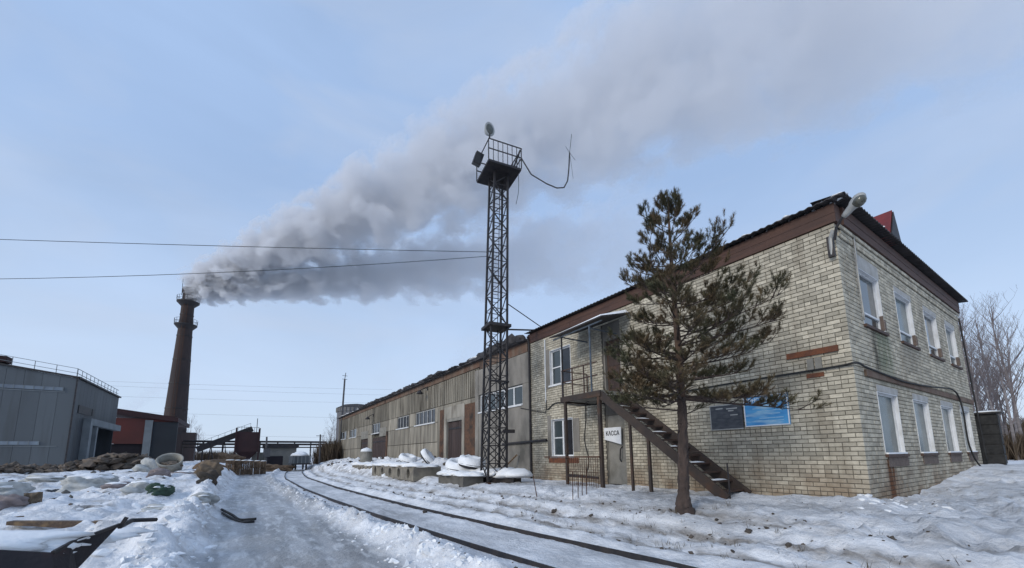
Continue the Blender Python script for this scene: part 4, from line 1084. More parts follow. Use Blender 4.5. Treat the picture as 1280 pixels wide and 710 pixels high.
def pine():
    px, py = -3.33, 2.0
    g = gz(px, py)
    root = thing('pine_tree', 'lone slender pine tree in front of the brick wall beside the staircase', 'tree', (px, py, g))
    ztop = 7.0
    def axis(z):
        f = (z - g) / (ztop - g)
        base = at(858, 642, dist=9.386); topp = at(835, 240, dist=9.386)
        p = base.lerp(topp, f); return Vector((p.x, p.y, z)) + Vector((.05 * math.sin(z * 1.1), .05 * math.cos(z * .9), 0)) * (1 if 0 < f < 1 else 0)
    zs = [g - .3 + (ztop - g + .3) * k / 22 for k in range(23)]
    rs = [max(.018, (.102) * (1 - (z - g) / (ztop - g)) ** .85 + .012) * (1.25 if z < g + .3 else 1) for z in zs]
    zt = [g - .3 + (zs[8] - g + .3) * k / 70 for k in range(71)]
    tk = MB().tube([axis(z) for z in zt], [float(np.interp(z, zs, rs)) * (1 + .25 * max(0, 1 - (z - g) / .35)) for z in zt], 26)
    rb_ = random.Random(4); tk.v = [tuple(Vector(v) + (Vector(v) - axis(v[2])).normalized() * .012 * (math.sin(v[2] * 23 + 5 * math.sin(v[0] * 60) + 4 * math.sin(v[1] * 50)) + rb_.uniform(-.6, .6))) for v in tk.v]
    tk.build('trunk', MT['bark'], root, smooth=True)
    MB().tube([axis(z) for z in zs[8:]], [r * .995 for r in rs[8:]], 10).build('upper_trunk', MT['bark_light'], root, smooth=True)
    wood = MB(); nv = []; nf = []
    right = e1; fwd = e2
    rr = random.Random(11)

    def shoot(p, d, L, n, nl):
        """a stem clothed in needles, bottle-brush like"""
        d = d.normalized(); a = d.cross(Vector((.3, .2, 1))).normalized(); b = d.cross(a)
        for k in range(n):
            s = (k + rr.random()) / n; q = p + d * (L * s)
            t = rr.random() * 6.283; o = (a * math.cos(t) + b * math.sin(t))
            dirn = (o * rr.uniform(.55, 1.0) + d * rr.uniform(.45, 1.0)).normalized()
            l = nl * rr.uniform(.75, 1.15); w = d.cross(o).normalized() * .0042
            i = len(nv); nv.extend([q - w, q + w, q + dirn * l]); nf.append((i, i + 1, i + 2))

    def branch(p, d, L, r, lvl, curve):
        n = 5; pts = [p]; q = p.copy(); dd = d.normalized()
        for k in range(n):
            dd = (dd + Vector((rr.uniform(-.09, .09), rr.uniform(-.09, .09), curve / n + rr.uniform(-.05, .05)))).normalized()
            q = q + dd * (L / n); pts.append(q.copy())
        if r > .004: wood.tube(pts, [max(r * (1 - .8 * k / n), .003) for k in range(n + 1)], 5 if lvl == 0 else 4, cap=False)
        if lvl < 2:
            m = int(3 + L * (5.8 if lvl == 0 else 8))
            for k in range(m):
                f = rr.uniform(.3 if lvl == 0 else .15, 1.0); i = min(int(f * n), n - 1); s = pts[i].lerp(pts[i + 1], f * n - i)
                ang = rr.choice((-1, 1)) * rr.uniform(.5, 1.15)
                td = (pts[i + 1] - pts[i]).normalized()
                sd = Matrix.Rotation(ang, 3, 'Z') @ td; sd.z += rr.uniform(-.05, .45)
                branch(s, sd, L * (1.05 - .72 * f) * rr.uniform(.32, .52) if lvl == 0 else rr.uniform(.10, .22), r * .4, lvl + 1, .35)
        if lvl >= 1:
            LL = (pts[-1] - pts[-3]).length
            shoot(pts[-3], pts[-1] - pts[-3], LL + .04, 42 if lvl == 2 else 52, .085)
        else:
            shoot(pts[-2], pts[-1] - pts[-2], .2, 50, .09)

    # silhouette half-widths in metres, (height, left, right)
    prof = [(2.0, 1.4, 1.1), (2.6, 1.5, 1.45), (3.2, 1.45, 2.1), (3.9, 1.5, 2.2), (4.5, 1.35, 1.95), (5.1, 1.25, 1.3), (5.6, 1.2, .75), (6.1, .85, .62), (6.5, .5, .45), (6.8, .25, .25), (7.4, .12, .12)]
    hs = [p[0] for p in prof]
    z = 2.35
    while z < 6.8:
        m = 5 if z < 5.2 else 4
        off = rr.random() * 6.28
        for k in range(m):
            t = off + k * 6.283 / m + rr.uniform(-.35, .35)
            c = math.cos(t); wl = np.interp(z, hs, [p[1] for p in prof]); wr = np.interp(z, hs, [p[2] for p in prof])
            L = (wl * (1 - c) / 2 + wr * (1 + c) / 2) * rr.uniform(.6, 1.08)
            if abs(c) < .5: L *= .9
            el = np.interp(z, [2.3, 4, 5.5, 7.2], [-.12, .12, .35, .95]) + rr.uniform(-.1, .1)
            d = right * c * math.cos(el) + fwd * math.sin(t) * math.cos(el) + Vector((0, 0, math.sin(el)))
            zz = z + rr.uniform(-.12, .12); ax_ = axis(zz)
            branch(ax_, d, max(L, .3), .03 * (1 - (z - 2) / 6.5), 0, .25 if z > 3 else .12)
        z += rr.uniform(.27, .38)
    # the long low branch to the right, and a drooping low one on the left
    branch(axis(2.25), right * 1 + fwd * -.15 + Vector((0, 0, -.17)), 2.35, .03, 0, -.02)
    branch(axis(2.3), right * .95 + fwd * -.35 + Vector((0, 0, -.1)), 1.5, .03, 0, .0)
    branch(axis(2.3), right * -1 + fwd * -.1 + Vector((0, 0, .1)), 1.35, .026, 0, .1)
    branch(axis(2.35), right * -.9 + fwd * -.5 + Vector((0, 0, .15)), 1.3, .026, 0, .2)
    for zz_, cc_, ff_, LL_, dz_ in ((2.0, -1, -.1, 1.35, .02), (2.2, -.9, -.6, 1.4, -.02), (2.65, -1, .2, 1.5, .0), (2.9, -.95, -.35, 1.5, .05), (3.1, -1, -.05, 1.5, .05), (2.45, -.6, -.8, 1.2, .0), (3.4, .9, -.5, 1.9, .1), (3.0, 1, -.2, 2.0, .12)):
        branch(axis(zz_), right * cc_ + fwd * ff_ + Vector((0, 0, dz_)), LL_, .022, 0, .06)
    branch(axis(1.9), right * .8 + fwd * .4 + Vector((0, 0, .25)), .9, .016, 1, .1)
    for k in range(26):          # dead bare twigs on the lower stem
        zt = rr.uniform(1.1, 3.6); t = rr.uniform(0, 6.283); d_ = right * math.cos(t) + fwd * math.sin(t) + Vector((0, 0, rr.uniform(-.25, .3))); p_ = axis(zt); q_ = p_ + d_ * rr.uniform(.2, .75)
        wood.tube([p_, p_.lerp(q_, .5) + Vector((0, 0, .03)), q_], [.011, .008, .004], 4, cap=False)
    shoot(axis(6.85), Vector((0, 0, 1)), .3, 120, .10)
    for k in range(6):
        t = k * 1.05; shoot(axis(6.75), Vector((math.cos(t) * .5, math.sin(t) * .5, 1)), .32, 70, .1)
    wood.build('branches', MT['bark'], root)
    me = bpy.data.meshes.new('needle_crown'); me.from_pydata([tuple(v) for v in nv], [], nf); me.materials.append(MT['needle'])
    o = bpy.data.objects.new('needle_crown', me); COL.objects.link(o); put(o, root); o['kind'] = 'stuff'
    print('needles', len(nf))


pine()

# ------------------------------------------------------------------ bare trees


def bare_tree_mesh(seed, h=9.0):
    rr = random.Random(seed); t = MB(); br = MB()
    def grow(p, d, L, r, lvl, mb):
        n = 5 if lvl == 0 else 3; pts = [p]; q = p.copy(); dd = d.normalized()
        for k in range(n):
            w = .05 if lvl == 0 else .16
            dd = (dd + Vector((rr.uniform(-w, w), rr.uniform(-w, w), .06 if lvl else 0.02))).normalized(); q = q + dd * (L / n); pts.append(q.copy())
        mb.tube(pts, [max(r * (1 - .85 * k / n), .004) for k in range(n + 1)], 6 if lvl == 0 else 3, cap=False)
        if lvl < 3:
            m = (20, 4, 3)[lvl]
            for k in range(m):
                f = rr.uniform(.22, 1) if lvl == 0 else rr.uniform(.25, 1); i = min(int(f * n), n - 1); s = pts[i].lerp(pts[i + 1], f * n - i)
                az = rr.uniform(0, 6.283); el = rr.uniform(.75, 1.25)
                sd = Vector((math.cos(az) * math.cos(el), math.sin(az) * math.cos(el), math.sin(el)))
                grow(s, sd, (L * .34 * (1.15 - f * .7) if lvl == 0 else L * rr.uniform(.4, .6)), max(r * (.4 if lvl == 0 else .5) * (1 - .5 * f), .005), lvl + 1, br)
    grow(Vector((0, 0, 0)), Vector((rr.uniform(-.06, .06), rr.uniform(-.06, .06), 1)), h, .11, 0, t)
    return t.mesh('trunk', MT['birch'], True), br.mesh('branches', MT['twig'])


TM = [bare_tree_mesh(s, h) for s, h in ((1, 9.6), (2, 8.6), (3, 10.2), (4, 7.8))]


def bare_tree(k, x, y, sc, rz, lab, grp):
    t = thing('bare_tree', lab, 'tree', (x, y, gz(x, y) - .1), grp, rz); t.scale = (sc, sc, sc)
    for nm, me in zip(('trunk', 'branches'), TM[k]):
        o = bpy.data.objects.new(nm, me); COL.objects.link(o); o.parent = t
    return t


bt = []
for i in range(15):
    px = 1206 + i * 5.4 + random.uniform(-2, 2); dist = random.choice((34, 38, 44, 50, 56)) + random.uniform(-2, 2)
    p = at(px, 560, dist=dist); bt.append((p.x, p.y, dist))
for i, (x, y, dist) in enumerate(bt):
    bare_tree(i % 4, x, y, dist / 45 * random.uniform(.88, 1.12), random.uniform(0, 6.28), 'leafless thin tree in the grove right of the office, %s from the left' % ('first','second','third','fourth','fifth','sixth','seventh','eighth','ninth','tenth','eleventh','twelfth','thirteenth','fourteenth','rightmost, fifteenth')[i], 'bare trees in the grove beyond the office building')
for i, (px, dist, sc, lab) in enumerate(((236, 120, .62, 'small bare tree far off just right of the chimney foot'), (246, 125, .55, 'low bare tree far off left of the conveyor'), (411, 75, .75, 'bare tree beside the far end of the workshop, tallest there'), (404, 80, .6, 'short bare tree left of the far end of the workshop'), (417, 70, .62, 'bare tree close behind the leaning pole at the workshop end'))):
    p = at(px, 570, dist=dist); bare_tree(i % 4, p.x, p.y, sc * dist / 75, i * 1.3, lab, None)


def brush(name, pts, hgt, n, lab, cat, mat='brush', spread=1.5):
    mb = MB(); rr = random.Random(hash(name) % 1000 if False else len(pts) * 31 + n)
    for k in range(n):
        a = rr.randrange(len(pts) - 1); p = Vector(pts[a]).lerp(Vector(pts[a + 1]), rr.random())
        x = p.x + rr.uniform(-spread, spread); y = p.y + rr.uniform(-spread, spread); z = gz(x, y)
        for j in range(5):
            h = hgt * rr.uniform(.45, 1.1); az = rr.uniform(0, 6.28); ln = rr.uniform(.05, .35) * h
            tp = Vector((x + math.cos(az) * ln, y + math.sin(az) * ln, z + h)); md = Vector((x, y, z)).lerp(tp, .5) + Vector((0, 0, .08 * h))
            w = .02 * rr.uniform(.6, 1.6); s = Vector((math.cos(az + 1.57), math.sin(az + 1.57), 0)) * w
            b0 = Vector((x, y, z - .05))
            i = len(mb.v); mb.v += [tuple(b0 - s), tuple(b0 + s), tuple(md + s * .7), tuple(tp), tuple(md - s * .7)]; mb.f.append((i, i + 1, i + 2, i + 3, i + 4))
    me = bpy.data.meshes.new(name); me.from_pydata(mb.v, [], mb.f); me.materials.append(MT[mat])
    o = bpy.data.objects.new(name, me); COL.objects.link(o); return tag(o, lab, cat, kind='stuff')


P = lambda px, d: at(px, 565, dist=d)
brush('thicket', [P(1200, 48), P(1262, 40), P(1300, 36), P(1340, 36)], 1.5, 1500, 'brown leafless thicket at the edge of the snow field on the right', 'brush', spread=2.5)
brush('thicket', [P(1195, 62), P(1280, 60), P(1360, 60)], 3.6, 1500, 'far grey-brown wood behind the grove on the right', 'woodland', spread=5)
brush('thicket', [P(402, 66), P(423, 60.5)], 2.9, 420, 'brown brush beside the far end of the workshop', 'brush', spread=1.3)
brush('thicket', [P(225, 130), P(262, 128), P(300, 130)], 2.6, 600, 'dark far-off thicket behind the conveyor', 'brush', spread=4)

# ------------------------------------------------------------------ hangar and red hall
HC = at(97, 471, dist=50)
hx, hy = HC.x, HC.y; HZ = 7.95
HG = thing('grey_hangar', 'large grey metal-clad hangar with roof railing at the far left', 'building', (hx - 12, hy + 6, 0))
x0 = hx - 26
# gable wall with sloping top, laid from upright sheets
zl = lambda x: HZ + (hx - x) * .15 * (1 if x > hx - 13 else 0) + (13 * .15 - (hx - 13 - x) * .15 if x <= hx - 13 else 0)
x = hx
while x > x0 + .1:
    a = max(x - 1.0, x0)
    MB().add([(a + .008, hy, -.6), (x - .008, hy, -.6), (x - .008, hy, zl(x)), (a + .008, hy, zl(a)), (a + .008, hy + .08, -.6), (x - .008, hy + .08, -.6), (x - .008, hy + .08, zl(x)), (a + .008, hy + .08, zl(a))],
             [(0, 1, 2, 3), (4, 7, 6, 5), (0, 4, 5, 1), (1, 5, 6, 2), (2, 6, 7, 3), (3, 7, 4, 0)]).build('cladding_sheet', MT['hangar'], HG)
    x = a
SY = 59.0
y = hy + .1
while y < SY:
    b = min(y + 1.0, SY)
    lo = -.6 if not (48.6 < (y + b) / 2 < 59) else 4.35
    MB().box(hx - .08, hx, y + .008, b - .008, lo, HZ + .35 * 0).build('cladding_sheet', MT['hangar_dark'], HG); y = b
MB().box(hx - .02, hx + .06, hy - .06, hy + .1, -.6, HZ).build('corner_trim', MT['dark_steel'], HG)
MB().add([(x0, hy + .1, zl(x0)), (hx - 13, hy + .1, zl(hx - 13)), (hx, hy + .1, HZ), (x0, SY, zl(x0)), (hx - 13, SY, zl(hx - 13)), (hx, SY, HZ)], [(0, 1, 4, 3), (1, 2, 5, 4)]).build('roof', MT['dark_steel'], HG)
MB().box(hx - .2, hx + .18, hy - .1, SY + .1, HZ + .003, HZ + .14).build('eave_gutter', MT['dark_steel'], HG)
m_ = MB(); m_.bar((hx + .1, hy - .06, HZ + .06), (hx - 13, hy - .06, zl(hx - 13) + .06), .12, .14); m_.build('verge_trim', MT['dark_steel'], HG)
MB().box(x0, hx - .1, SY - .1, SY, -.6, HZ - .01).build('wall', MT['hangar_dark'], HG)
MB().box(hx - 5, hx - 4.9, 48.6, 58.8, -.6, 4.4).build('wall', MT['dark_in'], HG)
for z, segs in ((6.95, ((0, 5.4), (6.1, 11.5), (12.2, 18))), (2.45, ((.9, 5.2), (6.4, 9.3), (10, 18)))):
    for a, b in segs:
        w = MB().box(hx - .7 - b, hx - .7 - a, hy - .05, hy - .005, z - .14, z + .14).build('window', MT['strip'], HG)
        t = a
        while t < b: MB().box(hx - .7 - t - .06, hx - .7 - t, hy - .07, hy - .051, z - .16, z + .16).build('mullion', MT['pale_steel'], w); t += .55
    MB().box(hx - 19, hx - .6, hy - .03, hy - .004, z - .28, z - .22).build('ledge', MT['pale_steel'], HG)
for y in (49.5, 50.3): MB().box(hx + .002, hx + .04, y, y + .5, 5.2, 5.8).build('vent_grille', MT['dark_steel'], HG)
MB().box(hx + .002, hx + .05, 46.5, 50, 5.1, 5.8).build('vent_grille', MT['dark_steel'], HG)
RL = MB()
for k in range(14):
    xx = hx - .1 - k * 1.25; RL.bar((xx, hy + .2, zl(xx)), (xx, hy + .2, zl(xx) + .85), .035)
for z in (.85, .45): RL.bar((hx - .1, hy + .2, HZ + z), (hx - 13, hy + .2, zl(hx - 13) + z), .035)
for k in range(12):
    yy = hy + .3 + k * 1.15; RL.bar((hx - .1, yy, HZ), (hx - .1, yy, HZ + .85), .035)
for z in (.85, .45): RL.bar((hx - .1, hy + .2, HZ + z), (hx - .1, SY, HZ + z), .035)
RL.build('roof_railing', MT['pale_steel'], HG)
MB().box(hx - 6.1, hx - 4.3, hy + .5, hy + 1.6, HZ + 1.0, HZ + 1.5).build('roof_unit', MT['hopper'], HG)
MB().box(hx + .0, hx + .5, 48.3, 48.95, -.5, 4.8).box(hx + .0, hx + .5, 50.3, 50.7, -.5, 4.1).box(hx + .0, hx + .5, 48.96, 58.9, 4.2, 4.8).build('portal_frame', MT['pale_steel'], HG)
RH = thing('red_hall', 'low red-walled hall with a dark open front between hangar and chimney', 'building', (-24, 70, 0))
ry = 69.8
MB().box(-26.6, -19.9, ry, ry + .2, 3.1, 6.5).build('wall', MT['red_wall'], RH)
MB().add([(-27.2, ry - .3, 7.1), (-19.3, ry - .3, 6.15), (-19.3, ry + 14, 6.15), (-27.2, ry + 14, 7.1), (-27.2, ry - .3, 7.9), (-19.3, ry - .3, 6.75), (-19.3, ry + 14, 6.75), (-27.2, ry + 14, 7.9)],
         [(0, 1, 2, 3), (4, 7, 6, 5), (0, 4, 5, 1), (1, 5, 6, 2), (2, 6, 7, 3), (3, 7, 4, 0)]).build('roof', MT['hopper'], RH)
MB().add([(-27, ry - .2, 7.92), (-19.4, ry - .2, 6.80), (-19.4, ry + 13, 6.80), (-27, ry + 13, 7.92)], [(0, 1, 2, 3)]).build('roof_snow', MT['snow'], RH)
MB().box(-26.6, -19.9, ry + 5, ry + 5.2, -.5, 6.2).build('wall', MT['dark_in'], RH)
MB().box(-22.75, -21.95, ry - .2, ry + .4, -.5, 6.3).build('pillar', MT['pale_steel'], RH)
MB().box(-21.9, -19.3, ry - .1, ry + .3, -.5, 6.1).build('wall', MT['dark_panel'], RH)
MB().box(-26.6, -22.8, ry + .21, ry + .3, -.5, 3.08).build('open_front_shade', MT['dark_in'], RH)  # near-black sheet painting the shade of the open front

# ------------------------------------------------------------------ chimney
CB = at(214, 570, dist=105); cx, cy = CB.x, CB.y
CH = thing('brick_chimney', 'tall tapering dark brick factory chimney giving off smoke', 'chimney', (cx, cy, 0))
CT = 36.3
cr = lambda z: 2.2 + (1.12 - 2.2) * min(z / 30, 1) - max(0, z - 30) * .012
prof = [(cr(z), z) for z in np.linspace(-1, 35.2, 30)] + [(1.22, 35.3), (1.22, CT), (.9, CT), (.88, 33)]
MB().lathe(prof, 28, (cx, cy, 0)).build('shaft', MT['chimney'], CH, smooth=False)
for k, z in enumerate((6, 11, 16, 21, 26, 30.5)):
    MB().lathe([(cr(z) + .005, z - .12), (cr(z) + .06, z - .1), (cr(z) + .06, z + .1), (cr(z - .1) + .005, z + .12)], 28, (cx, cy, 0)).build('hoop', MT['dark_steel'], CH)
for z, w in ((33.2, .85), (28.3, .75)):
    r0 = cr(z)
    pf = MB().lathe([(r0, z - .9), (r0 + w, z), (r0 + w, z + .14), (r0, z + .14)], 24, (cx, cy, 0)).build('platform', MT['dark_steel'], CH)
    rl = MB()
    for k in range(16):
        t = k * 2 * math.pi / 16; rl.bar((cx + (r0 + w - .05) * math.cos(t), cy + (r0 + w - .05) * math.sin(t), z + .1), (cx + (r0 + w) * math.cos(t), cy + (r0 + w) * math.sin(t), z + 1.2), .05)
    for zz in (.65, 1.2): rl.tube([(cx + (r0 + w) * math.cos(t), cy + (r0 + w) * math.sin(t), z + zz) for t in np.linspace(0, 2 * math.pi, 25)], .03, 4)
    rl.build('railing', MT['dark_steel'], pf)
la = Vector((CAM.x - cx, CAM.y - cy, 0)).normalized(); la = Matrix.Rotation(R(-14), 3, 'Z') @ la; lb = Vector((-la.y, la.x, 0))
ld = MB()
for s in (-.28, .28): ld.bar(Vector((cx, cy, .5)) + la * (cr(0) + .25) + lb * s, Vector((cx, cy, 33)) + la * (cr(33) + .25) + lb * s, .07)
for k in range(64):
    z = .8 + k * .5; c = Vector((cx, cy, z)) + la * (cr(z) + .27); ld.bar(c - lb * .28, c + lb * .28, .04)
ld.build('ladder', MT['rust'], CH)
for t in (.8, 3.6): MB().tube([(cx + 1.25 * math.cos(t), cy + 1.25 * math.sin(t), 34.5), (cx + 1.3 * math.cos(t), cy + 1.3 * math.sin(t), 38)], .05, 5).build('lightning_rod', MT['dark_steel'], CH)
MB().box(cx + 1.2, cx + 3.6, cy - 1.5, cy + 1.5, -.8, 6.2).build('flue_block', MT['chimney'], CH)

# ------------------------------------------------------------------ conveyor, hopper, trestle, shed, wagon
q0 = at(297, 543, dist=75); q1 = at(323, 540, dist=75)
hxx = (q0.x + q1.x) / 2; hyy = q0.y
HP = thing('loading_hopper', 'dark red steel hopper on legs at the top of the conveyor', 'hopper', (hxx, hyy, 0))
MB().box(hxx - 1.45, hxx + 1.45, hyy - 1.3, hyy + 1.3, 2.0, 5.0).build('bin', MT['hopper'], HP)
MB().add([(hxx - 1.4, hyy - 1.25, 2), (hxx + 1.4, hyy - 1.25, 2), (hxx + 1.4, hyy + 1.25, 2), (hxx - 1.4, hyy + 1.25, 2), (hxx - .5, hyy - .5, .9), (hxx + .5, hyy - .5, .9), (hxx + .5, hyy + .5, .9), (hxx - .5, hyy + .5, .9)],
         [(0, 1, 5, 4), (1, 2, 6, 5), (2, 3, 7, 6), (3, 0, 4, 7), (4, 5, 6, 7)]).build('chute', MT['hopper'], HP)
for sx in (-1, 1):
    for sy in (-1, 1): MB().box(hxx + sx * 1.5 - .09, hxx + sx * 1.5 + .09, hyy + sy * 1.35 - .09, hyy + sy * 1.35 + .09, -.5, 5.6).build('leg', MT['hopper'], HP)
rl = MB()
for k in range(6): rl.bar((hxx - 1.4 + k * .55, hyy - 1.3, 5), (hxx - 1.4 + k * .55, hyy - 1.3, 5.7), .05)
rl.bar((hxx - 1.4, hyy - 1.3, 5.7), (hxx + 1.4, hyy - 1.3, 5.7), .05); rl.build('railing', MT['dark_steel'], HP)
MB().tube([(hxx + 1.1, hyy, 5), (hxx + 1.1, hyy, 7.2)], .05, 5).build('mast', MT['dark_steel'], HP)
CV = thing('belt_conveyor', 'inclined dark belt conveyor rising to the red hopper', 'conveyor', (hxx - 4, hyy, 0))
a = at(246, 562, dist=76); b = at(313, 537, dist=76)
MB().bar(a, b, 1.1, .85).build('gallery', MT['dark_steel'], CV)
MB().bar(b - (b - a).normalized() * .4, b + (b - a).normalized() * .3, 1.2, .8).build('head_drum', MT['dark_steel'], CV)
for f in (.25, .5, .75):
    p = a.lerp(b, f); MB().bar((p.x - .2, p.y, -.5), (p.x, p.y, p.z), .12).bar((p.x + .6, p.y, -.5), (p.x, p.y, p.z), .12).build('trestle_leg', MT['dark_steel'], CV)
m_ = MB(); m_.bar(a + Vector((0, 0, 1.0)), b + Vector((0, 0, 1.0)), .04)
for k in range(9): p = a.lerp(b, k / 8); m_.bar(p, p + Vector((0, 0, 1.0)), .04)
m_.build('handrail', MT['dark_steel'], CV)
PB = thing('pipe_trestle', 'long low pipe bridge with dark pipes across the background', 'pipe bridge', (-6, 78, 0))
z0 = at(270, 556, dist=80).z; z1 = at(360, 556, dist=84).z
for k, dz in enumerate((0, .45, -.5)):
    pl = at(228, 556, dist=82); pr = at(408, 556, dist=82)
    MB().tube([(pl.x, pl.y + k * .3, z1 + dz), (pr.x, pr.y + k * .3, z1 + dz)], .17 if k < 2 else .1, 8).build('pipe', MT['dark_steel'], PB)
for k in range(9):
    p = pl.lerp(pr, k / 8); MB().box(p.x - .1, p.x + .1, p.y - .1, p.y + .1, -.6, z1 + .3).build('post', MT['dark_steel'], PB)
SH = thing('block_shed', 'low pale block shed with a flat dark roof beyond the road end', 'shed', (-6.5, 72, 0))
a = at(331, 560, dist=75); b = at(371, 560, dist=75)
MB().box(a.x, b.x, a.y, a.y + 5, -.6, 2.6).build('wall', MT['shed'], SH)
MB().box(a.x - .2, b.x + .3, a.y - .3, a.y + 5.2, 2.603, 3.1).build('roof', MT['dark_steel'], SH)
MB().box(a.x + .2, a.x + 2.6, a.y - .04, a.y - .003, -.5, 1.3).build('door', MT['dark_in'], SH)
MB().box(a.x - 1.6, a.x - .02, a.y + .2, a.y + 3, -.6, 1.9).build('annexe', MT['shed'], SH)
VS = MB().box(-11.5, -8.8, 74, 77, -.6, 1.2).box(-16.5, -14, 76, 79, -.6, 2.0).build('flat_roofed_kiosk', MT['hangar_dark'])
bpy.data.objects.remove(VS)
a = at(366, 570, dist=55); b = at(389, 570, dist=55)
WG = thing('freight_wagon', 'small open freight wagon with snowy load standing on the far track', 'wagon', ((a.x + b.x) / 2, a.y, 0))
wx0, wx1, wy = a.x, b.x, a.y
MB().box(wx0, wx1, wy, wy + 5, .35, 1.25).build('body', MT['hangar'], WG)
for k in range(5): MB().box(wx0 + .1 + k * (wx1 - wx0 - .3) / 4, wx0 + .2 + k * (wx1 - wx0 - .3) / 4, wy - .06, wy - .003, .37, 1.24).build('rib', MT['pale_steel'], WG)
MB().box(wx0 - .1, wx1 + .1, wy - .1, wy + 5.1, .2, .347).build('underframe', MT['dark_steel'], WG)
for sx in (.3, wx1 - wx0 - .5):
    for yy in (.5, 3.8): 
        m_ = MB().lathe([(.38, -.07), (.38, .07)], 14); m_.v = [(wx0 + sx + .1 + v[2], wy + yy + v[0], -.08 + v[1]) for v in m_.v]; m_.build('wheel', MT['dark_steel'], WG)
sn = MB(); blob(sn, ((wx0 + wx1) / 2, wy + 2.5, 1.25), ((wx1 - wx0) / 2 - .05, 2.4, .55), rough=.15, sub=3, flat=.8); sn.build('snow_load', MT['snow'], WG, smooth=True)
for nm, px, dist, topp, r, lab in (('leaning_pole', 423, 62, (431, 474), .16, 'tall grey pole with a thin tip at the far corner of the workshop'), ('utility_pole', 399.5, 60, (400.5, 543), .13, 'short dark pole between the wagon and the far end of the workshop'), ('utility_pole', 332.5, 70, (333.5, 546), .16, 'stubby dark post beside the hopper and the block shed')):
    b = at(px, 578, dist=dist); tp = at(*topp, dist=dist)
    root = thing(nm, lab, 'pole', (b.x, b.y, 0))
    MB().tube([(b.x, b.y, -.5), tp], [r, r * .7], 8).build('shaft', MT['pole'], root)
    if nm == 'leaning_pole':
        t2 = at(432.3, 466, dist=dist); MB().tube([tp, t2], .05, 5).build('tip_rod', MT['pole'], root)
        for dz in (.0, .5): MB().bar(tp + Vector((-.35, 0, dz)), tp + Vector((.35, 0, dz)), .05).build('cross_arm', MT['pole'], root)
    elif dist == 70: MB().box(b.x - .45, b.x + .45, b.y - .3, b.y + .3, 1.2, 2.4).build('cabinet', MT['pole'], root)
    else: MB().bar(tp + Vector((-.5, 0, -.2)), tp + Vector((.5, 0, -.2)), .07).build('cross_arm', MT['pole'], root)
TK = thing('round_tank', 'grey round brick tank with a shallow dome showing over the workshop roof', 'tank', (0, 0, 0))
tl = at(421, 520, dist=95); tr = at(470, 520, dist=95); tc_ = (tl + tr) / 2; tr_ = (tr - tl).length / 2; tz = at(440, 511, dist=95).z
TK.location = (tc_.x, tc_.y, 0)
MB().lathe([(tr_, -.5), (tr_, tz - .9), (tr_ * 1.03, tz - .8), (tr_ * 1.03, tz)], 32, (tc_.x, tc_.y, 0)).build('drum', MT['tank'], TK)
MB().lathe([(tr_ * 1.06, tz + .003), (tr_ * .7, tz + .75), (tr_ * .1, tz + 1.1), (.0, tz + 1.12)], 32, (tc_.x, tc_.y, 0)).build('dome', MT['felt'], TK)
fr = MB()
for k in range(32):
    t = k * 2 * math.pi / 32; c = Vector((tc_.x + tr_ * 1.04 * math.cos(t), tc_.y + tr_ * 1.04 * math.sin(t), tz - .5)); fr.bar(c - Vector((0, 0, .4)), c + Vector((0, 0, .4)), .3, .12)
fr.build('pilaster', MT['concrete'], TK)
# far transmission lines
for k, (pa, pb) in enumerate((((150, 474), (430, 486)), ((150, 479), (430, 493)), ((150, 493), (430, 503)), ((150, 512), (430, 522)), ((330, 545), (600, 548)))):
    a = at(pa[0] - 150, pa[1] - 3, dist=160); b = at(pb[0] + 60, pb[1] + 1, dist=150)
    tag(MB().tube(sag(a, b, .4, 10), .022, 3).build('overhead_wire', MT['tank']), ('topmost', 'second from the top', 'middle', 'second from the bottom', 'lowest')[k] + ' of the faint far overhead wires crossing the sky behind the chimney', 'wire', 'far overhead wires')

# ------------------------------------------------------------------ kiosk by the far corner
KI = thing('dark_kiosk', 'small dark tarred box hut with snowy flat lid at the far corner of the office', 'hut', (13.1, -.2, .3))
MB().box(12.62, 13.0, -.46, .16, .1, 2.45).build('body', MT['black'], KI)
for k in range(6): MB().box(12.59, 12.617, -.46, .16, .2 + k * .37, .53 + k * .37).build('plank', MT['black'], KI)
for k in range(6): MB().box(12.62, 13.0, -.49, -.463, .2 + k * .37, .53 + k * .37).build('plank', MT['black'], KI)
MB().box(12.5, 13.15, -.62, .3, 2.453, 2.52).build('lid', MT['dark_steel'], KI)
sn = MB(); blob(sn, (12.83, -.16, 2.52), (.3, .42, .07), rough=.1, sub=3, flat=.95); sn.build('lid_snow', MT['snow'], KI, smooth=True)

# ------------------------------------------------------------------ rails
ys = list(np.arange(-6, 54, .5))
for k, sgn in enumerate((.76, -.76)):
    pts = [Vector((float(rail_c(y)) + sgn, y, -.475)) for y in ys]
    mb = MB(); o = 0
    w, h = .022, .014
    for i, p in enumerate(pts):
        mb.v += [(p.x - w, p.y, p.z - .1), (p.x + w, p.y, p.z - .1), (p.x + w, p.y, p.z + h), (p.x - w, p.y, p.z + h)]
    for i in range(len(pts) - 1):
        a = i * 4; b = a + 4
        mb.f += [(a + 3, a + 2, b + 2, b + 3), (a + 1, b + 1, b + 2, a + 2), (a, a + 3, b + 3, b)]
    tag(mb.build('railway_rail', MT['rust' if False else 'dark_steel']), 'right-hand dark rail of the track in the snow, nearer the building' if k == 0 else 'left-hand dark rail of the track, beside the chopped snow bank', 'rail', 'rails of the siding')

# ------------------------------------------------------------------ debris by the workshop
# hollow slabs
q = Vector((-4.2, 19.6, gz(-4.2, 19.6)))


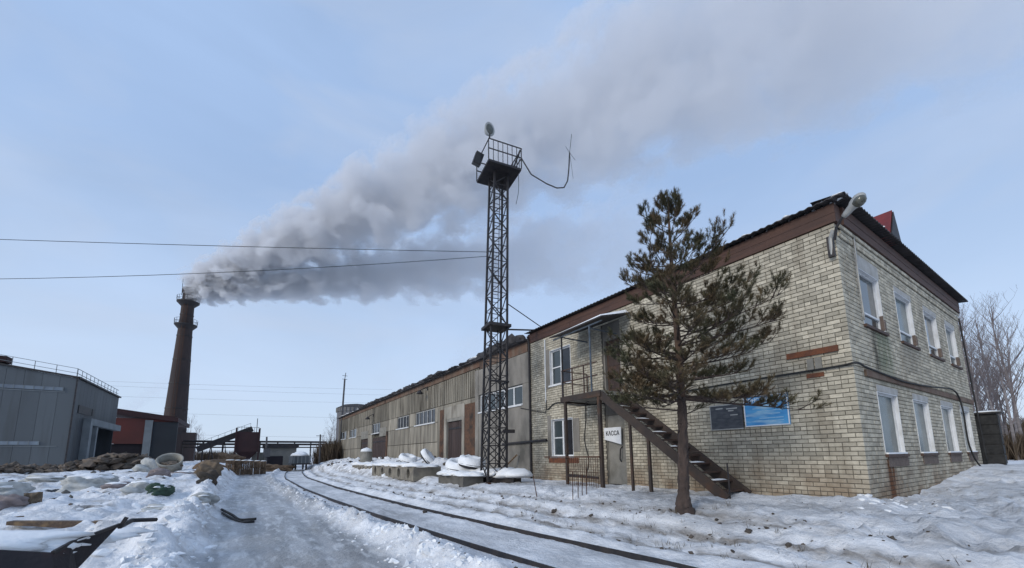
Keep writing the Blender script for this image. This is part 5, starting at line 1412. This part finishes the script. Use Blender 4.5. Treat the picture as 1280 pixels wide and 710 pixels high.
def hollow_slab(y0, y1, x, z, lab, n, tilt=.0, hh=.75):
    t = thing('concrete_slab', lab, 'concrete slab', (x, (y0 + y1) / 2, z), 'snowed-in hollow concrete slabs')
    L = y1 - y0; pit = L / n; rr = min(pit * .33, hh * .36)
    mb = MB(); K = 12
    # front plate with round holes: rings joined to square cells
    for k in range(n):
        yc = y0 + (k + .5) * pit; zc = z + hh * .46
        ring = [(x, yc + rr * math.cos(t_ * 2 * math.pi / K + .26), zc + rr * math.sin(t_ * 2 * math.pi / K + .26)) for t_ in range(K)]
        sq = []
        for t_ in range(K):
            a = t_ * 2 * math.pi / K + .26; c, s = math.cos(a), math.sin(a); m = max(abs(c), abs(s)); sq.append((x, yc + pit / 2 * c / m, zc + (hh / 2) * s / m))
        back = [(x + .9, p[1], p[2]) for p in ring]
        i = len(mb.v); mb.v += ring + sq + back
        for t_ in range(K):
            u_ = (t_ + 1) % K
            mb.f.append((i + t_, i + u_, i + K + u_, i + K + t_)); mb.f.append((i + t_, i + 2 * K + t_, i + 2 * K + u_, i + u_))
    zc = z + hh * .46
    mb.add([(x, y0, zc - hh / 2), (x, y1, zc - hh / 2), (x, y1, zc + hh / 2), (x, y0, zc + hh / 2), (x + 1.4, y0, zc - hh / 2), (x + 1.4, y1, zc - hh / 2), (x + 1.4, y1, zc + hh / 2), (x + 1.4, y0, zc + hh / 2)],
           [(3, 2, 6, 7), (0, 3, 7, 4), (1, 5, 6, 2), (0, 4, 5, 1)])
    mb.build('slab', MT['slab'], t)
    MB().box(x + .16, x + .19, y0 + .02, y1 - .02, zc - hh / 2 + .02, zc + hh / 2 - .02).build('hole_shade', MT['dark_in'], t)  # dark sheet set in to paint the shade inside the holes
    sn = MB(); m_ = 6
    for k in range(m_): blob(sn, (x + .62 + random.uniform(-.08, .05), y0 + (k + .5) * L / m_, zc + hh / 2), (.66, L / m_ * .85, random.uniform(.09, .2)), rough=.3, sub=3, flat=.6)
    sn.build('snow_cap', MT['snow'], t, smooth=True)


a = at(486, 588, X=-4.4); b = at(515, 588, X=-4.4)
hollow_slab(b.y - .2, at(465, 588, X=-4.4).y, -4.4, -.06, 'snowed-in hollow concrete slab showing a row of large round holes', 5, hh=.66)
hollow_slab(at(462, 588, X=-4.1).y, at(440, 588, X=-4.1).y, -4.1, -.10, 'smaller hollow slab half buried in snow left of the big one', 5, hh=.6)


def tyre(name, c, R_, r_, rx, rz, lab, snow=True, mat='black'):
    t = thing(name, lab, 'tyre', c, 'old tyres by the workshop wall')
    mb = MB(); K, J = 22, 8; m = Matrix.Rotation(rz, 3, 'Z') @ Matrix.Rotation(rx, 3, 'X')
    for i in range(K):
        a = 2 * math.pi * i / K
        for j in range(J):
            b = 2 * math.pi * j / J; p = Vector(((R_ + r_ * math.cos(b)) * math.cos(a), (R_ + r_ * math.cos(b)) * math.sin(a), r_ * 1.1 * math.sin(b))); mb.v.append(tuple(Vector(c) + m @ p))
    for i in range(K):
        for j in range(J): mb.f.append((i * J + j, ((i + 1) % K) * J + j, ((i + 1) % K) * J + (j + 1) % J, i * J + (j + 1) % J))
    mb.build('tread', MT[mat], t, smooth=True)
    if snow:
        sn = MB(); JJ = 7; rr = random.Random(int(c[1] * 100))
        for i in range(K):
            a = 2 * math.pi * i / K; th = rr.uniform(1.0, 1.25)
            for j in range(JJ):
                b = -.35 + (math.pi + .7) * j / (JJ - 1); rb = r_ * (1.04 + (th - 1) * math.sin(max(b, 0)))
                p = Vector(((R_ + rb * math.cos(b)) * math.cos(a), (R_ + rb * math.cos(b)) * math.sin(a), rb * 1.15 * math.sin(b))); sn.v.append(tuple(Vector(c) + m @ p + Vector((0, 0, .02 + .05 * math.sin(max(b, 0))))))
        for i in range(K):
            for j in range(JJ - 1): sn.f.append((i * JJ + j, ((i + 1) % K) * JJ + j, ((i + 1) % K) * JJ + j + 1, i * JJ + j + 1))
        sn.build('snow_cap', MT['snow'], t, smooth=True)


for px, py, X_, rx, rz, lab in ((510, 573, -2.2, .35, .3, 'large snow-capped tyre lying on the heap left of the tall gate'), (535, 571, -1.6, .9, .9, 'snow-capped tyre leaning on the heap just left of the tall gate'), (574, 581, -3.2, .25, -.2, 'black tyre on the concrete block near the tower foot'), (590, 577, -2.9, .2, .4, 'snow-heaped black tyre between the tall gate and the tower')):
    p = at(px, py, X=X_); p.z = max(p.z, gz(p.x, p.y) + .05); p.z -= .08; tyre('tyre', p, .44, .17, rx, rz, lab)
a = at(548, 600, X=-3.9); b = at(579, 600, X=-3.9)
CBk = thing('concrete_block', 'long grey concrete block with snow on top left of the tower foot', 'concrete block', (-3.5, (a.y + b.y) / 2, 0))
MB().box(-3.9, -3.0, b.y, a.y, -.3, .30).build('block', MT['dark_concrete'], CBk)
sn = MB()
for k in range(9): blob(sn, (-3.4 + random.uniform(-.1, .1), b.y + .2 + k * (a.y - b.y) / 9, .29), (.56, .5, random.uniform(.1, .24)), sub=3, rough=.22, flat=.8)
sn.build('snow_cap', MT['snow'], CBk, smooth=True)
SB = thing('snowy_beam', 'dark beam under a thick pillow of snow reaching right to the tower', 'beam', (-3, 14.5, 0))
a = at(582, 593, X=-3.0); b = at(612, 592, X=-2.9)
MB().bar((a.x, a.y, .12), (b.x + .8, b.y - .8, .10), .5, .3).build('beam', MT['dark_steel'], SB)
sn = MB()
for k in range(6): p = Vector((a.x, a.y, .3)).lerp(Vector((b.x + .8, b.y - .8, .3)), k / 5); blob(sn, p, (.55, .6, .26), sub=2, rough=.25, flat=.6)
sn.build('snow_cap', MT['snow'], SB, smooth=True)
BM = thing('barrel', 'grey snow-topped barrel standing on the heap before the double gate', 'barrel', (-2.6, 36, .5))
p = at(458, 566, X=-2.4); BM.location = (p.x, p.y, gz(p.x, p.y))
z_ = gz(p.x, p.y); MB().lathe([(.5, -.2), (.52, .3), (.5, .32), (.52, .9), (.48, 1.0), (0, 1.0)], 18, (p.x, p.y, z_)).build('drum', MT['concrete'], BM)
sn = MB(); blob(sn, (p.x, p.y, z_ + 1.02), (.5, .5, .3), sub=2, rough=.1, flat=.8); sn.build('snow_cap', MT['snow'], BM, smooth=True)
# snowed mound thing below the lower-left window
p = on_ground(692, 597)
SM = thing('covered_heap', 'low dark heap under a smooth snow cover below the office window', 'heap', p)
m_ = MB(); blob(m_, (p.x + .4, p.y + .4, p.z + .05), (.85, 1.15, .22), sub=3, rough=.25); m_.build('heap_body', MT['soil'], SM)
m_ = MB(); blob(m_, (p.x + .45, p.y + .4, p.z + .24), (.82, 1.2, .26), sub=3, rough=.12, flat=.7); m_.build('snow_cap', MT['snow'], SM, smooth=True)
MB_ = MB().bar((-1.2, 13.6, gz(-1.2, 13.6)), (-.15, 13.2, 1.1), .07).build('leaning_plank', MT['wood'])
tag(MB_, 'thin plank leaning on the plastered wall right of the tower', 'plank')

# ------------------------------------------------------------------ left field clutter


def sack(px, py, size, lab, mat, rot=0, group=None, name='sack', snow=True, tie=False, rough=.28, lift=.4, sub=4, hint=-.1, tilt=0):
    p = on_ground(px, py, hint); s = size
    t = thing(name, lab, 'sack', p, group)
    m_ = MB(); blob(m_, p + Vector((0, 0, s[2] * lift)), s, rot, rough, sub, tilt=tilt); m_.build('cloth', MT[mat], t, smooth=True)
    if snow:
        m_ = MB(); blob(m_, p + Vector((.02, .04, s[2] * (lift + .62))), (s[0] * .8, s[1] * .8, s[2] * .5), rot, rough * .7, sub, flat=.6); m_.build('snow_cap', MT['snow'], t, smooth=True)
    return t


GS = 'sacks dumped on the snow field'


def psack(px, py, w, h, lab, mat, rot=0, snow=True, hint=-.1, group=GS, rough=.3):
    p = on_ground(px, py, hint); d = (p - CAM).dot(FW) / FPX
    sack(px, py, (w * d * .5, w * d * .36, h * d * .55), lab, mat, rot, group, snow=snow, hint=hint, rough=rough, lift=.55)


psack(112, 613, 48, 22, 'big pale sack under snow in the middle of the heap field', 'sack', .4)
psack(176, 615, 30, 15, 'white sack beside the green one on the snow heap', 'sack', .2)
psack(201, 615, 26, 15, 'dark green sack on the snow heap', 'sack_green', .7)
psack(184, 592, 22, 18, 'cream sack left of the pale ring', 'sack', .1, False, .1)
psack(199, 597, 20, 13, 'dull pink sack before the pale ring', 'sack_pink', .4, False, .1)
psack(10, 619, 38, 20, 'grey snow-dusted sack at the left edge of the picture', 'sack', .9)
psack(8, 642, 34, 16, 'dull pinkish sack below the grey one at the left edge', 'sack_pink', .3, False)
psack(262, 594, 24, 20, 'brown stained sack at the roadside end of the heap', 'card', .2, False, .1)
psack(259, 606, 20, 18, 'dark brownish sack below the brown one at the roadside', 'rubble', .6, False, 0)
psack(55, 606, 40, 9, 'low snow-covered sack left of the big pale one', 'sack', .1)
psack(255, 628, 28, 14, 'greenish-grey snowy sack near the road bank', 'sack', .8)
psack(232, 594, 28, 8, 'flat grey snow-dusted sack right of the pale ring', 'sack_pink', .2, True, .1)
psack(200, 640, 36, 10, 'rounded sack quite buried in the white mound below the green one', 'sack', .2)
psack(145, 608, 26, 8, 'flat greyish-pink sack between the big pale and the white sack', 'sack_pink', .1)
# pale ring (tub)
p = on_ground(211, 592, .2); rd = (p - CAM).dot(FW) / FPX * 13.5
RG = thing('pale_ring', 'pale hollow ring lying tilted on the snow heap before the chimney', 'ring', p)
m_ = MB(); K = 28; rot = Matrix.Rotation(R(-22), 3, 'Z') @ Matrix.Rotation(R(12), 3, 'Y') @ Matrix.Rotation(R(36), 3, 'X')
pr = [(.86, -.7), (.98, .35), (1.03, .42), (.98, .46), (.86, .36), (.76, -.6)]
for r_, z_ in pr:
    for k in range(K): t = 2 * math.pi * k / K; m_.v.append(tuple(p + Vector((0, .1, rd * .95)) + rot @ Vector((r_ * math.cos(t), r_ * math.sin(t) * .95, z_)) * rd))
for i in range(len(pr)):
    for k in range(K): j = (i + 1) % len(pr); m_.f.append((i * K + k, i * K + (k + 1) % K, j * K + (k + 1) % K, j * K + k))
m_.build('rim', MT['ring'], RG, smooth=True)
m_ = MB(); blob(m_, p + Vector((0, .1, rd * .75)), (rd * .74, rd * .7, rd * .35), rough=.3, sub=3); m_.build('fill', MT['rubble'], RG)
# planks and scrap
p = on_ground(66, 662)
a = at(8, 652, dist=(p - CAM).to_2d().length); b = at(122, 652, dist=(p - CAM).to_2d().length * .96)
g_ = MB().prism([a + Vector((0, 0, .0)), b + Vector((0, 0, 0)), b + Vector((-.02, 0, -.06)) + (a - b) * .06, b + (a - b) * .1 + Vector((0, 0, -.17)), a.lerp(b, .35) + Vector((0, 0, -.1)), a + Vector((0, 0, -.07))], (.05, .16, .0)).build('broken_plank', MT['wood'])
tag(g_, 'splintered brown plank lying across the snow in the left foreground', 'plank')


def skip():
    d0 = 4.7
    t = thing('rusted_skip', 'dark rusted steel skip filled with snow in the bottom left corner', 'skip', at(60, 720, dist=d0))
    Pp = lambda x, y, d=d0: at(x, y, dist=d)
    # near side plate, end plate, far side plate
    lip = [Pp(-90, 683, 4.6), Pp(66, 691, 4.55), Pp(90, 678, 4.75), Pp(150, 655.5, 5.3)]
    low = [Pp(-90, 800, 4.0), Pp(60, 800, 4.0), Pp(75, 790, 4.15), Pp(96, 712, 4.75)]
    m_ = MB(); vs = lip + low; off = Vector((-.02, .035, 0))
    n = 4
    m_.add(vs + [v + off for v in vs], [(i, i + 1, n + i + 1, n + i) for i in range(3)] + [(2 * n + i, 3 * n + i, 3 * n + i + 1, 2 * n + i + 1) for i in range(3)] + [(i, 2 * n + i, 2 * n + i + 1, i + 1) for i in range(3)] + [(n + i, n + i + 1, 3 * n + i + 1, 3 * n + i) for i in range(3)] + [(0, n, 3 * n, 2 * n), (n - 1, 3 * n - 1, 4 * n - 1, 2 * n - 1)])
    m_.build('side_plate', MT['rust_dark'], t)
    m_ = MB(); m_.bar(lip[2], lip[3], .02, .025).bar(lip[1], lip[2], .02, .025).build('rim_bar', MT['dark_steel'], t)
    m_ = MB(); m_.tube([lip[3] - Vector((0, 0, .02)), Pp(165, 650.5, 5.55), Pp(195, 649.5, 5.75)], .022, 6); m_.bar(lip[3] + Vector((0, 0, -.03)), lip[3] + Vector((.04, 0, .06)), .03).build('hook_bar', MT['dark_steel'], t)
    sn = MB()
    for (x, y, d, sx, sy, sz) in ((-60, 686, 5.0, .6, .3, .10), (0, 687, 4.95, .4, .3, .09), (40, 687, 4.95, .3, .25, .08), (62, 688, 4.85, .17, .2, .05), (85, 682, 5.15, .2, .2, .04), (30, 682, 5.4, .5, .3, .07), (-30, 684, 5.4, .5, .3, .08), (110, 675, 5.5, .3, .25, .05), (60, 681, 5.5, .4, .3, .06), (140, 668, 5.75, .3, .2, .05)):
        blob(sn, Pp(x, y, d), (sx, sy, sz), rough=.22, sub=3, flat=.3)
    sn.build('snow_load', MT['snow'], t, smooth=True)


MT['rust_dark'] = M('dark_rusted_plate', (.012, .011, .014), (.022, .016, .018), scale=3, rough=.75, c3=(.10, .028, .014), s3=1.6, lo3=.55, hi3=.75, bump=.2)
skip()
cable([on_ground(282, 640) + Vector((-.1, 0, .08)), on_ground(290, 646) + Vector((0, 0, .05)), on_ground(300, 651) + Vector((0, 0, .03)), on_ground(320, 651) + Vector((0, 0, .05))], .035, 'short black rubber hose end curling onto the icy road from the bank', 'hose', 'rubber_hose')
cable([on_ground(283, 643) + Vector((-.1, 0, .05)), on_ground(292, 650) + Vector((0, 0, .02)), on_ground(304, 653.5) + Vector((0, 0, .02)), on_ground(318, 653) + Vector((0, 0, .02))], .03, 'second black hose lying just below the first on the road edge', 'hose', 'rubber_hose')


def scrap(px, py, size, lab, mat, cat, name, rot=0, tilt=.4):
    p = on_ground(px, py); m_ = MB()
    r_ = Matrix.Rotation(rot, 3, 'Z') @ Matrix.Rotation(tilt, 3, 'X')
    bm = bmesh.new(); bmesh.ops.create_grid(bm, x_segments=5, y_segments=5, size=.5)
    vs = []
    rr = random.Random(px)
    for v in bm.verts:
        vs.append(p + Vector((0, 0, size[1] * .4)) + r_ @ Vector((v.co.x * size[0], v.co.y * size[1], rr.uniform(-.12, .12) * size[0])))
    fs = [tuple(v.index for v in f.verts) for f in bm.faces]; bm.free()
    nv_ = len(vs); vs += [v + r_ @ Vector((0, 0, -.012)) for v in vs]; fs += [tuple(i + nv_ for i in f)[::-1] for f in fs]
    m_.add(vs, fs); tag(m_.build(name, MT[mat]), lab, cat)


scrap(40, 632, (.34, .4), 'ochre scrap of cardboard upright in the snow at the left', 'card', 'cardboard', 'cardboard_scrap', .4, 1.2)
scrap(176, 664, (.22, .12), 'crumpled blue rag in the snow beside the skip rim', 'blue_rag', 'rag', 'blue_rag', .3, .5)
scrap(159, 668, (.14, .08), 'small black lump next to the blue rag', 'black', 'scrap', 'rubber_scrap', .3, .5)
scrap(190, 630, (.25, .12), 'small green plastic scrap on the white mound', 'sack_green', 'scrap', 'plastic_scrap', .9, .4)
scrap(240, 612, (.5, .2), 'dark bent frame with pale bits beside the bank', 'dark_steel', 'scrap', 'bent_frame', .2, .9)
scrap(166, 594, (.6, .3), 'dark scrap peeking out left of the cream sack', 'black', 'scrap', 'rubber_scrap', .2, .8)
scrap(62, 612, (.5, .15), 'thin dark curved scrap in the snow left of the big pale sack', 'sign_dark', 'scrap', 'metal_scrap', .1, .7)
# brick packs on the far side of the road end
GP = 'brown brick packs in a row beyond the road'
for k, px in enumerate((287, 296, 304.5, 312.5, 321, 329)):
    p = at(px, 587, z=gz(-12, 33) + 0.0) if False else at(px, 586, dist=44 + k * .7)
    z_ = p.z - .05; w = .25 if k else .33
    t = thing('brick_pack', ('brown pack of bricks, leftmost of the row at the road end', 'brown pack of bricks, second from the left at the road end', 'brown pack of bricks, third from the left at the road end', 'brown pack of bricks, third from the right at the road end', 'brown pack of bricks, second from the right at the road end', 'brown pack of bricks, rightmost of the row at the road end')[k], 'brick pack', (p.x, p.y, z_), GP)
    m_ = MB()
    for r_ in range(4):
        for c in range(3): m_.box(p.x - w + c * w * .68, p.x - w + (c + 1) * w * .68 - .02, p.y, p.y + .7, z_ + r_ * .2, z_ + r_ * .2 + .185)
    m_.build('brick_stack', MT['brown_pack'], t)
    MB().box(p.x - w, p.x + w, p.y, p.y + .7, z_ - .5, z_ - .01).build('pallet', MT['wood'], t)
    m_ = MB(); blob(m_, (p.x, p.y + .35, z_ + .8), (w, .36, .06), sub=2, rough=.2, flat=.8); m_.build('snow_cap', MT['snow'], t, smooth=True)
for k, (px, py, s, lab) in enumerate(((262, 590, (1.0, .8, .75), 'brown earth heap at the left end of the brick packs'), (283, 577, (1.3, .9, .8), 'ochre spoil heap behind the brick packs'), (347, 585, (1.5, .8, .5), 'low brown heap right of the brick packs'))):
    p = at(px, py, dist=40 if k == 0 else 55); m_ = MB(); blob(m_, (p.x, p.y, p.z - .1), s, sub=3, rough=.35); tag(m_.build('earth_heap', MT['brown_pack']), lab, 'heap')

# rubble band before the hangar and red hall
rb = MB(); rr = random.Random(5)
for k in range(1000):
    f = rr.random(); px = -60 + 260 * f; dist = rr.uniform(40, 44); p = at(px, 577, dist=dist)
    hmax = .3 + .7 * math.exp(-((px - 150) / 45) ** 2)
    s = rr.uniform(.1, .4) * (1 if px < 110 else 1.2); z = gz(p.x, p.y) + rr.uniform(0, hmax)
    if k % 3: blob(rb, (p.x, p.y, z), (s, s * rr.uniform(.5, 1), s * rr.uniform(.35, .7)), rr.uniform(0, 6), .6, 1, seed=k)
    else: rb.obox((p.x, p.y, z), (s * 2, s * rr.uniform(.3, 1), s * rr.uniform(.15, .6)), Matrix.Rotation(rr.uniform(0, 6), 3, 'Z') @ Matrix.Rotation(rr.uniform(-.6, .6), 3, 'X') @ Matrix.Rotation(rr.uniform(-.5, .5), 3, 'Y'))
tag(rb.build('rubble', MT['rubble']), 'band of brown rubble heaped along the foot of the hangar', 'rubble', kind='stuff')

# snow clods, debris, grass
cl = MB(); rr = random.Random(9)


def sprinkle(n, fx, fy, smin, smax, mb=cl, rough=.6, sink=.3, sub=1, sq=.7):
    for k in range(n):
        x = fx(); y = fy(); x = x(y) if callable(x) else x
        s = smin + (smax - smin) * rr.random() ** 2.5
        blob(mb, (x, y, gz(x, y) + s * (.5 - sink)), (s, s * rr.uniform(.6, 1.1), s * rr.uniform(.5, .9) * sq / .7), rr.uniform(0, 6), rough, sub, seed=rr.randrange(1 << 30))


sprinkle(900, lambda: (lambda y: float(rail_c(y)) - 1.74 + rr.gauss(0, .22)), lambda: 1.5 + rr.random() ** 1.5 * 26, .012, .06, sink=.7)
sprinkle(160, lambda: -8.85 + rr.gauss(0, .3), lambda: rr.uniform(1.6, 5.6), .015, .09, sink=.6)
sprinkle(700, lambda: -12.1 + rr.gauss(0, .26), lambda: 3.5 + rr.random() ** 1.4 * 22, .012, .085, sink=.6)
sprinkle(70, lambda: rr.gauss(-.2, .8), lambda: rr.gauss(-.25, .35), .02, .09, sink=.6, sq=.5)
sprinkle(260, lambda: rr.uniform(-4.4, -.5), lambda: rr.uniform(15, 50), .05, .22, sink=.6)
sprinkle(520, lambda: -12.5 - rr.random() ** 1.5 * 14, lambda: 5 + rr.random() ** 1.4 * 32, .03, .22, sq=.4, sink=.7)
tag(cl.build('snow_clods', MT['clod'], smooth=False), 'broken snow clods along the track and road banks', 'snow clods', kind='stuff')
db = MB()
sprinkle(240, lambda: (lambda y: float(rail_c(y)) + rr.choice((1.7, 2.5, 3.2)) + rr.gauss(0, .18)), lambda: -2 + rr.random() ** 1.3 * 22, .012, .05, db)
sprinkle(60, lambda: rr.gauss(-1.5, 1.8), lambda: rr.gauss(0, 2.5), .012, .04, db)
sprinkle(90, lambda: (lambda y: float(rail_c(y)) - 1.3 + rr.gauss(0, .3)), lambda: 1.5 + rr.random() * 18, .012, .045, db)
sprinkle(110, lambda: -13 - rr.random() * 10, lambda: rr.uniform(6, 30), .03, .12, db)
sprinkle(70, lambda: rr.uniform(-4, -.5), lambda: rr.uniform(16, 50), .05, .2, db)
tag(db.build('frozen_debris', MT['soil']), 'small dark frozen bits of soil and scrap scattered on the snow', 'debris', kind='stuff')
for mt_, n_, lab_ in (('wood', 70, 'splintered boards and scrap half buried in the snow field'), ('dark_concrete', 80, 'grey broken lumps half buried in the snow field'), ('sign_dark', 45, 'dark metal scraps half buried in the snow field')):
    sc_ = MB()
    for k in range(n_):
        x = -12.9 - rr.random() ** 1.3 * 13; y = 6.5 + rr.random() ** 1.3 * 30; sz = rr.uniform(.06, .26) * (.5 + y / 24)
        rm_ = Matrix.Rotation(rr.uniform(0, 6.3), 3, 'Z') @ Matrix.Rotation(rr.uniform(-.5, .5), 3, 'X') @ Matrix.Rotation(rr.uniform(-.3, .3), 3, 'Y')
        if mt_ == 'dark_concrete': blob(sc_, (x, y, gz(x, y)), (sz * .6, sz * .5, sz * .4), rr.uniform(0, 6), .55, 1, seed=k)
        else: sc_.obox((x, y, gz(x, y) + .01), (sz * 1.6, sz * rr.uniform(.15, .5), .03 if mt_ == 'wood' else .015), rm_)
    tag(sc_.build('scrap_litter', MT[mt_]), lab_, 'litter', kind='stuff')
gr = MB()
for k in range(70):
    x = -3.9 + rr.gauss(0, .7); y = 3 + rr.gauss(0, 3.2)
    if rr.random() < .4: x = float(rail_c(y)) + 1.9 + rr.gauss(0, .3)
    z = gz(x, y)
    for j in range(9):
        az = rr.uniform(0, 6.28); h = rr.uniform(.05, .17); o_ = Vector((x + rr.gauss(0, .05), y + rr.gauss(0, .05), z - .01)); tpv = o_ + Vector((math.cos(az) * h * .6, math.sin(az) * h * .6, h)); s_ = Vector((-math.sin(az), math.cos(az), 0)) * .004
        gr.add([o_ - s_, o_ + s_, tpv], [(0, 1, 2)])
me = bpy.data.meshes.new('dry_grass'); me.from_pydata(gr.v, [], gr.f); me.materials.append(MT['grass']); o = bpy.data.objects.new('dry_grass', me); COL.objects.link(o)
tag(o, 'sparse dry grass blades poking through the snow', 'grass', kind='stuff')
for px, py, s, lab in ((936, 667, .05, 'dark frozen clod on the snow ridge, middle one of three by the track'), (986, 683, .045, 'dark frozen clod, nearest and rightmost on the snow ridge'), (693, 640, .06, 'dark twiggy clod on the snow left of the pine'), (739, 645, .04, 'small dark clod between pine and track'), (531, 641, .05, 'small dark stone lying between the two rails')):
    p = on_ground(px, py, -.2); m_ = MB(); blob(m_, p + Vector((0, 0, s * .4)), (s * 1.4, s, s * .8), sub=2, rough=.4); tag(m_.build('frozen_clod', MT['soil']), lab, 'clod')


# ------------------------------------------------------------------ smoke


def plume(name, a, b, r0, k, length, dens, col, lab, fade=1.0, thr=.5, contrast=4.0, nscale=1.0):
    a = Vector(a); b = Vector(b); d = (b - a).normalized(); rot = d.to_track_quat('Z', 'Y').to_matrix().to_4x4()
    mb = MB(); n = 14; m = 12; prof = []
    for i in range(n + 1):
        z = -2 + (length + 2) * i / n; prof.append(((r0 + k * max(z, 0)) * 1.25 + .3, z))
    mb.lathe(prof, m)
    ob = mb.build(name, None_mat := bpy.data.materials.new(name + '_volume'))
    ob.matrix_basis = Matrix.Translation(a) @ rot
    mat = None_mat; mat.use_nodes = True; nt = mat.node_tree; N = nt.nodes; L = nt.links; N.clear()
    out = N.new('ShaderNodeOutputMaterial'); pv = N.new('ShaderNodeVolumePrincipled'); L.new(pv.outputs[0], out.inputs['Volume'])
    pv.inputs['Color'].default_value = (*col, 1); pv.inputs['Anisotropy'].default_value = .2
    tcn = N.new('ShaderNodeTexCoord'); sx = N.new('ShaderNodeSeparateXYZ'); L.new(tcn.outputs['Object'], sx.inputs[0])

    def mth(op, x, y=None, z=None):
        q = N.new('ShaderNodeMath'); q.operation = op
        for i, v in enumerate((x, y, z)):
            if v is None: continue
            if isinstance(v, (int, float)): q.inputs[i].default_value = v
            else: L.new(v, q.inputs[i])
        return q.outputs[0]
    X, Y, Z = sx.outputs
    zc = mth('MAXIMUM', Z, 0.0)
    rad = mth('MULTIPLY_ADD', zc, k, r0)
    xr = mth('DIVIDE', X, rad); yr = mth('DIVIDE', Y, rad)
    rn = mth('SQRT', mth('ADD', mth('MULTIPLY', xr, xr), mth('MULTIPLY', yr, yr)))
    lg = mth('DIVIDE', mth('LOGARITHM', rad, math.e), k * 1.25)
    cv = N.new('ShaderNodeCombineXYZ'); L.new(xr, cv.inputs[0]); L.new(yr, cv.inputs[1]); L.new(lg, cv.inputs[2])
    no = N.new('ShaderNodeTexNoise'); no.inputs['Scale'].default_value = 1.25 * nscale; no.inputs['Detail'].default_value = 5.5; no.inputs['Roughness'].default_value = .57
    L.new(cv.outputs[0], no.inputs['Vector'])
    body = mth('SUBTRACT', 1.0, rn)
    v = mth('ADD', body, mth('MULTIPLY', mth('SUBTRACT', no.outputs['Fac'], thr), 3.0))
    v = mth('MULTIPLY', v, contrast)
    cl_ = N.new('ShaderNodeClamp'); L.new(v, cl_.inputs[0])
    endf = N.new('ShaderNodeMapRange'); endf.inputs['From Min'].default_value = length * fade; endf.inputs['From Max'].default_value = length * .99
    endf.inputs['To Min'].default_value = 1; endf.inputs['To Max'].default_value = 0; L.new(Z, endf.inputs['Value'])
    dn_ = mth('MULTIPLY', mth('MULTIPLY', cl_.outputs[0], endf.outputs['Result']), mth('DIVIDE', dens, mth('POWER', rad, 1.55)))
    L.new(dn_, pv.inputs['Density'])
    mat.cycles.volume_step_rate = .15
    return tag(ob, lab, 'smoke', kind='stuff')


T0 = at(247, 350, dist=105)
plume('smoke_plume', T0, at(900, 74, dist=84), 2.7, .122, 240, 8.0, (.918, .918, .934), 'broad grey smoke plume rising rightwards from the chimney over the roofs', fade=.62, thr=.505, contrast=6.5, nscale=1.3)
T1 = at(249, 366, dist=104.5)
plume('smoke_plume', T1, at(700, 318, dist=104), 2.4, .10, 130, 7.0, (.918, .922, .94), 'lower ragged smoke band drifting right from the chimney', fade=.4, thr=.52, contrast=6.0, nscale=1.25)
plume('steam_wisp', at(560, 478, dist=75), at(598, 415, dist=78), 1.2, .12, 17, .22, (.95, .95, .96), 'faint wisp of steam rising behind the workshop roof left of the tower', fade=.2, thr=.5, contrast=2)
plume('steam_wisp', at(160, 512, dist=150), at(205, 478, dist=150), 1.5, .1, 26, .3, (.9, .9, .92), 'faint dark haze of smoke low between the hangar and the chimney', fade=.3, thr=.5, contrast=2)
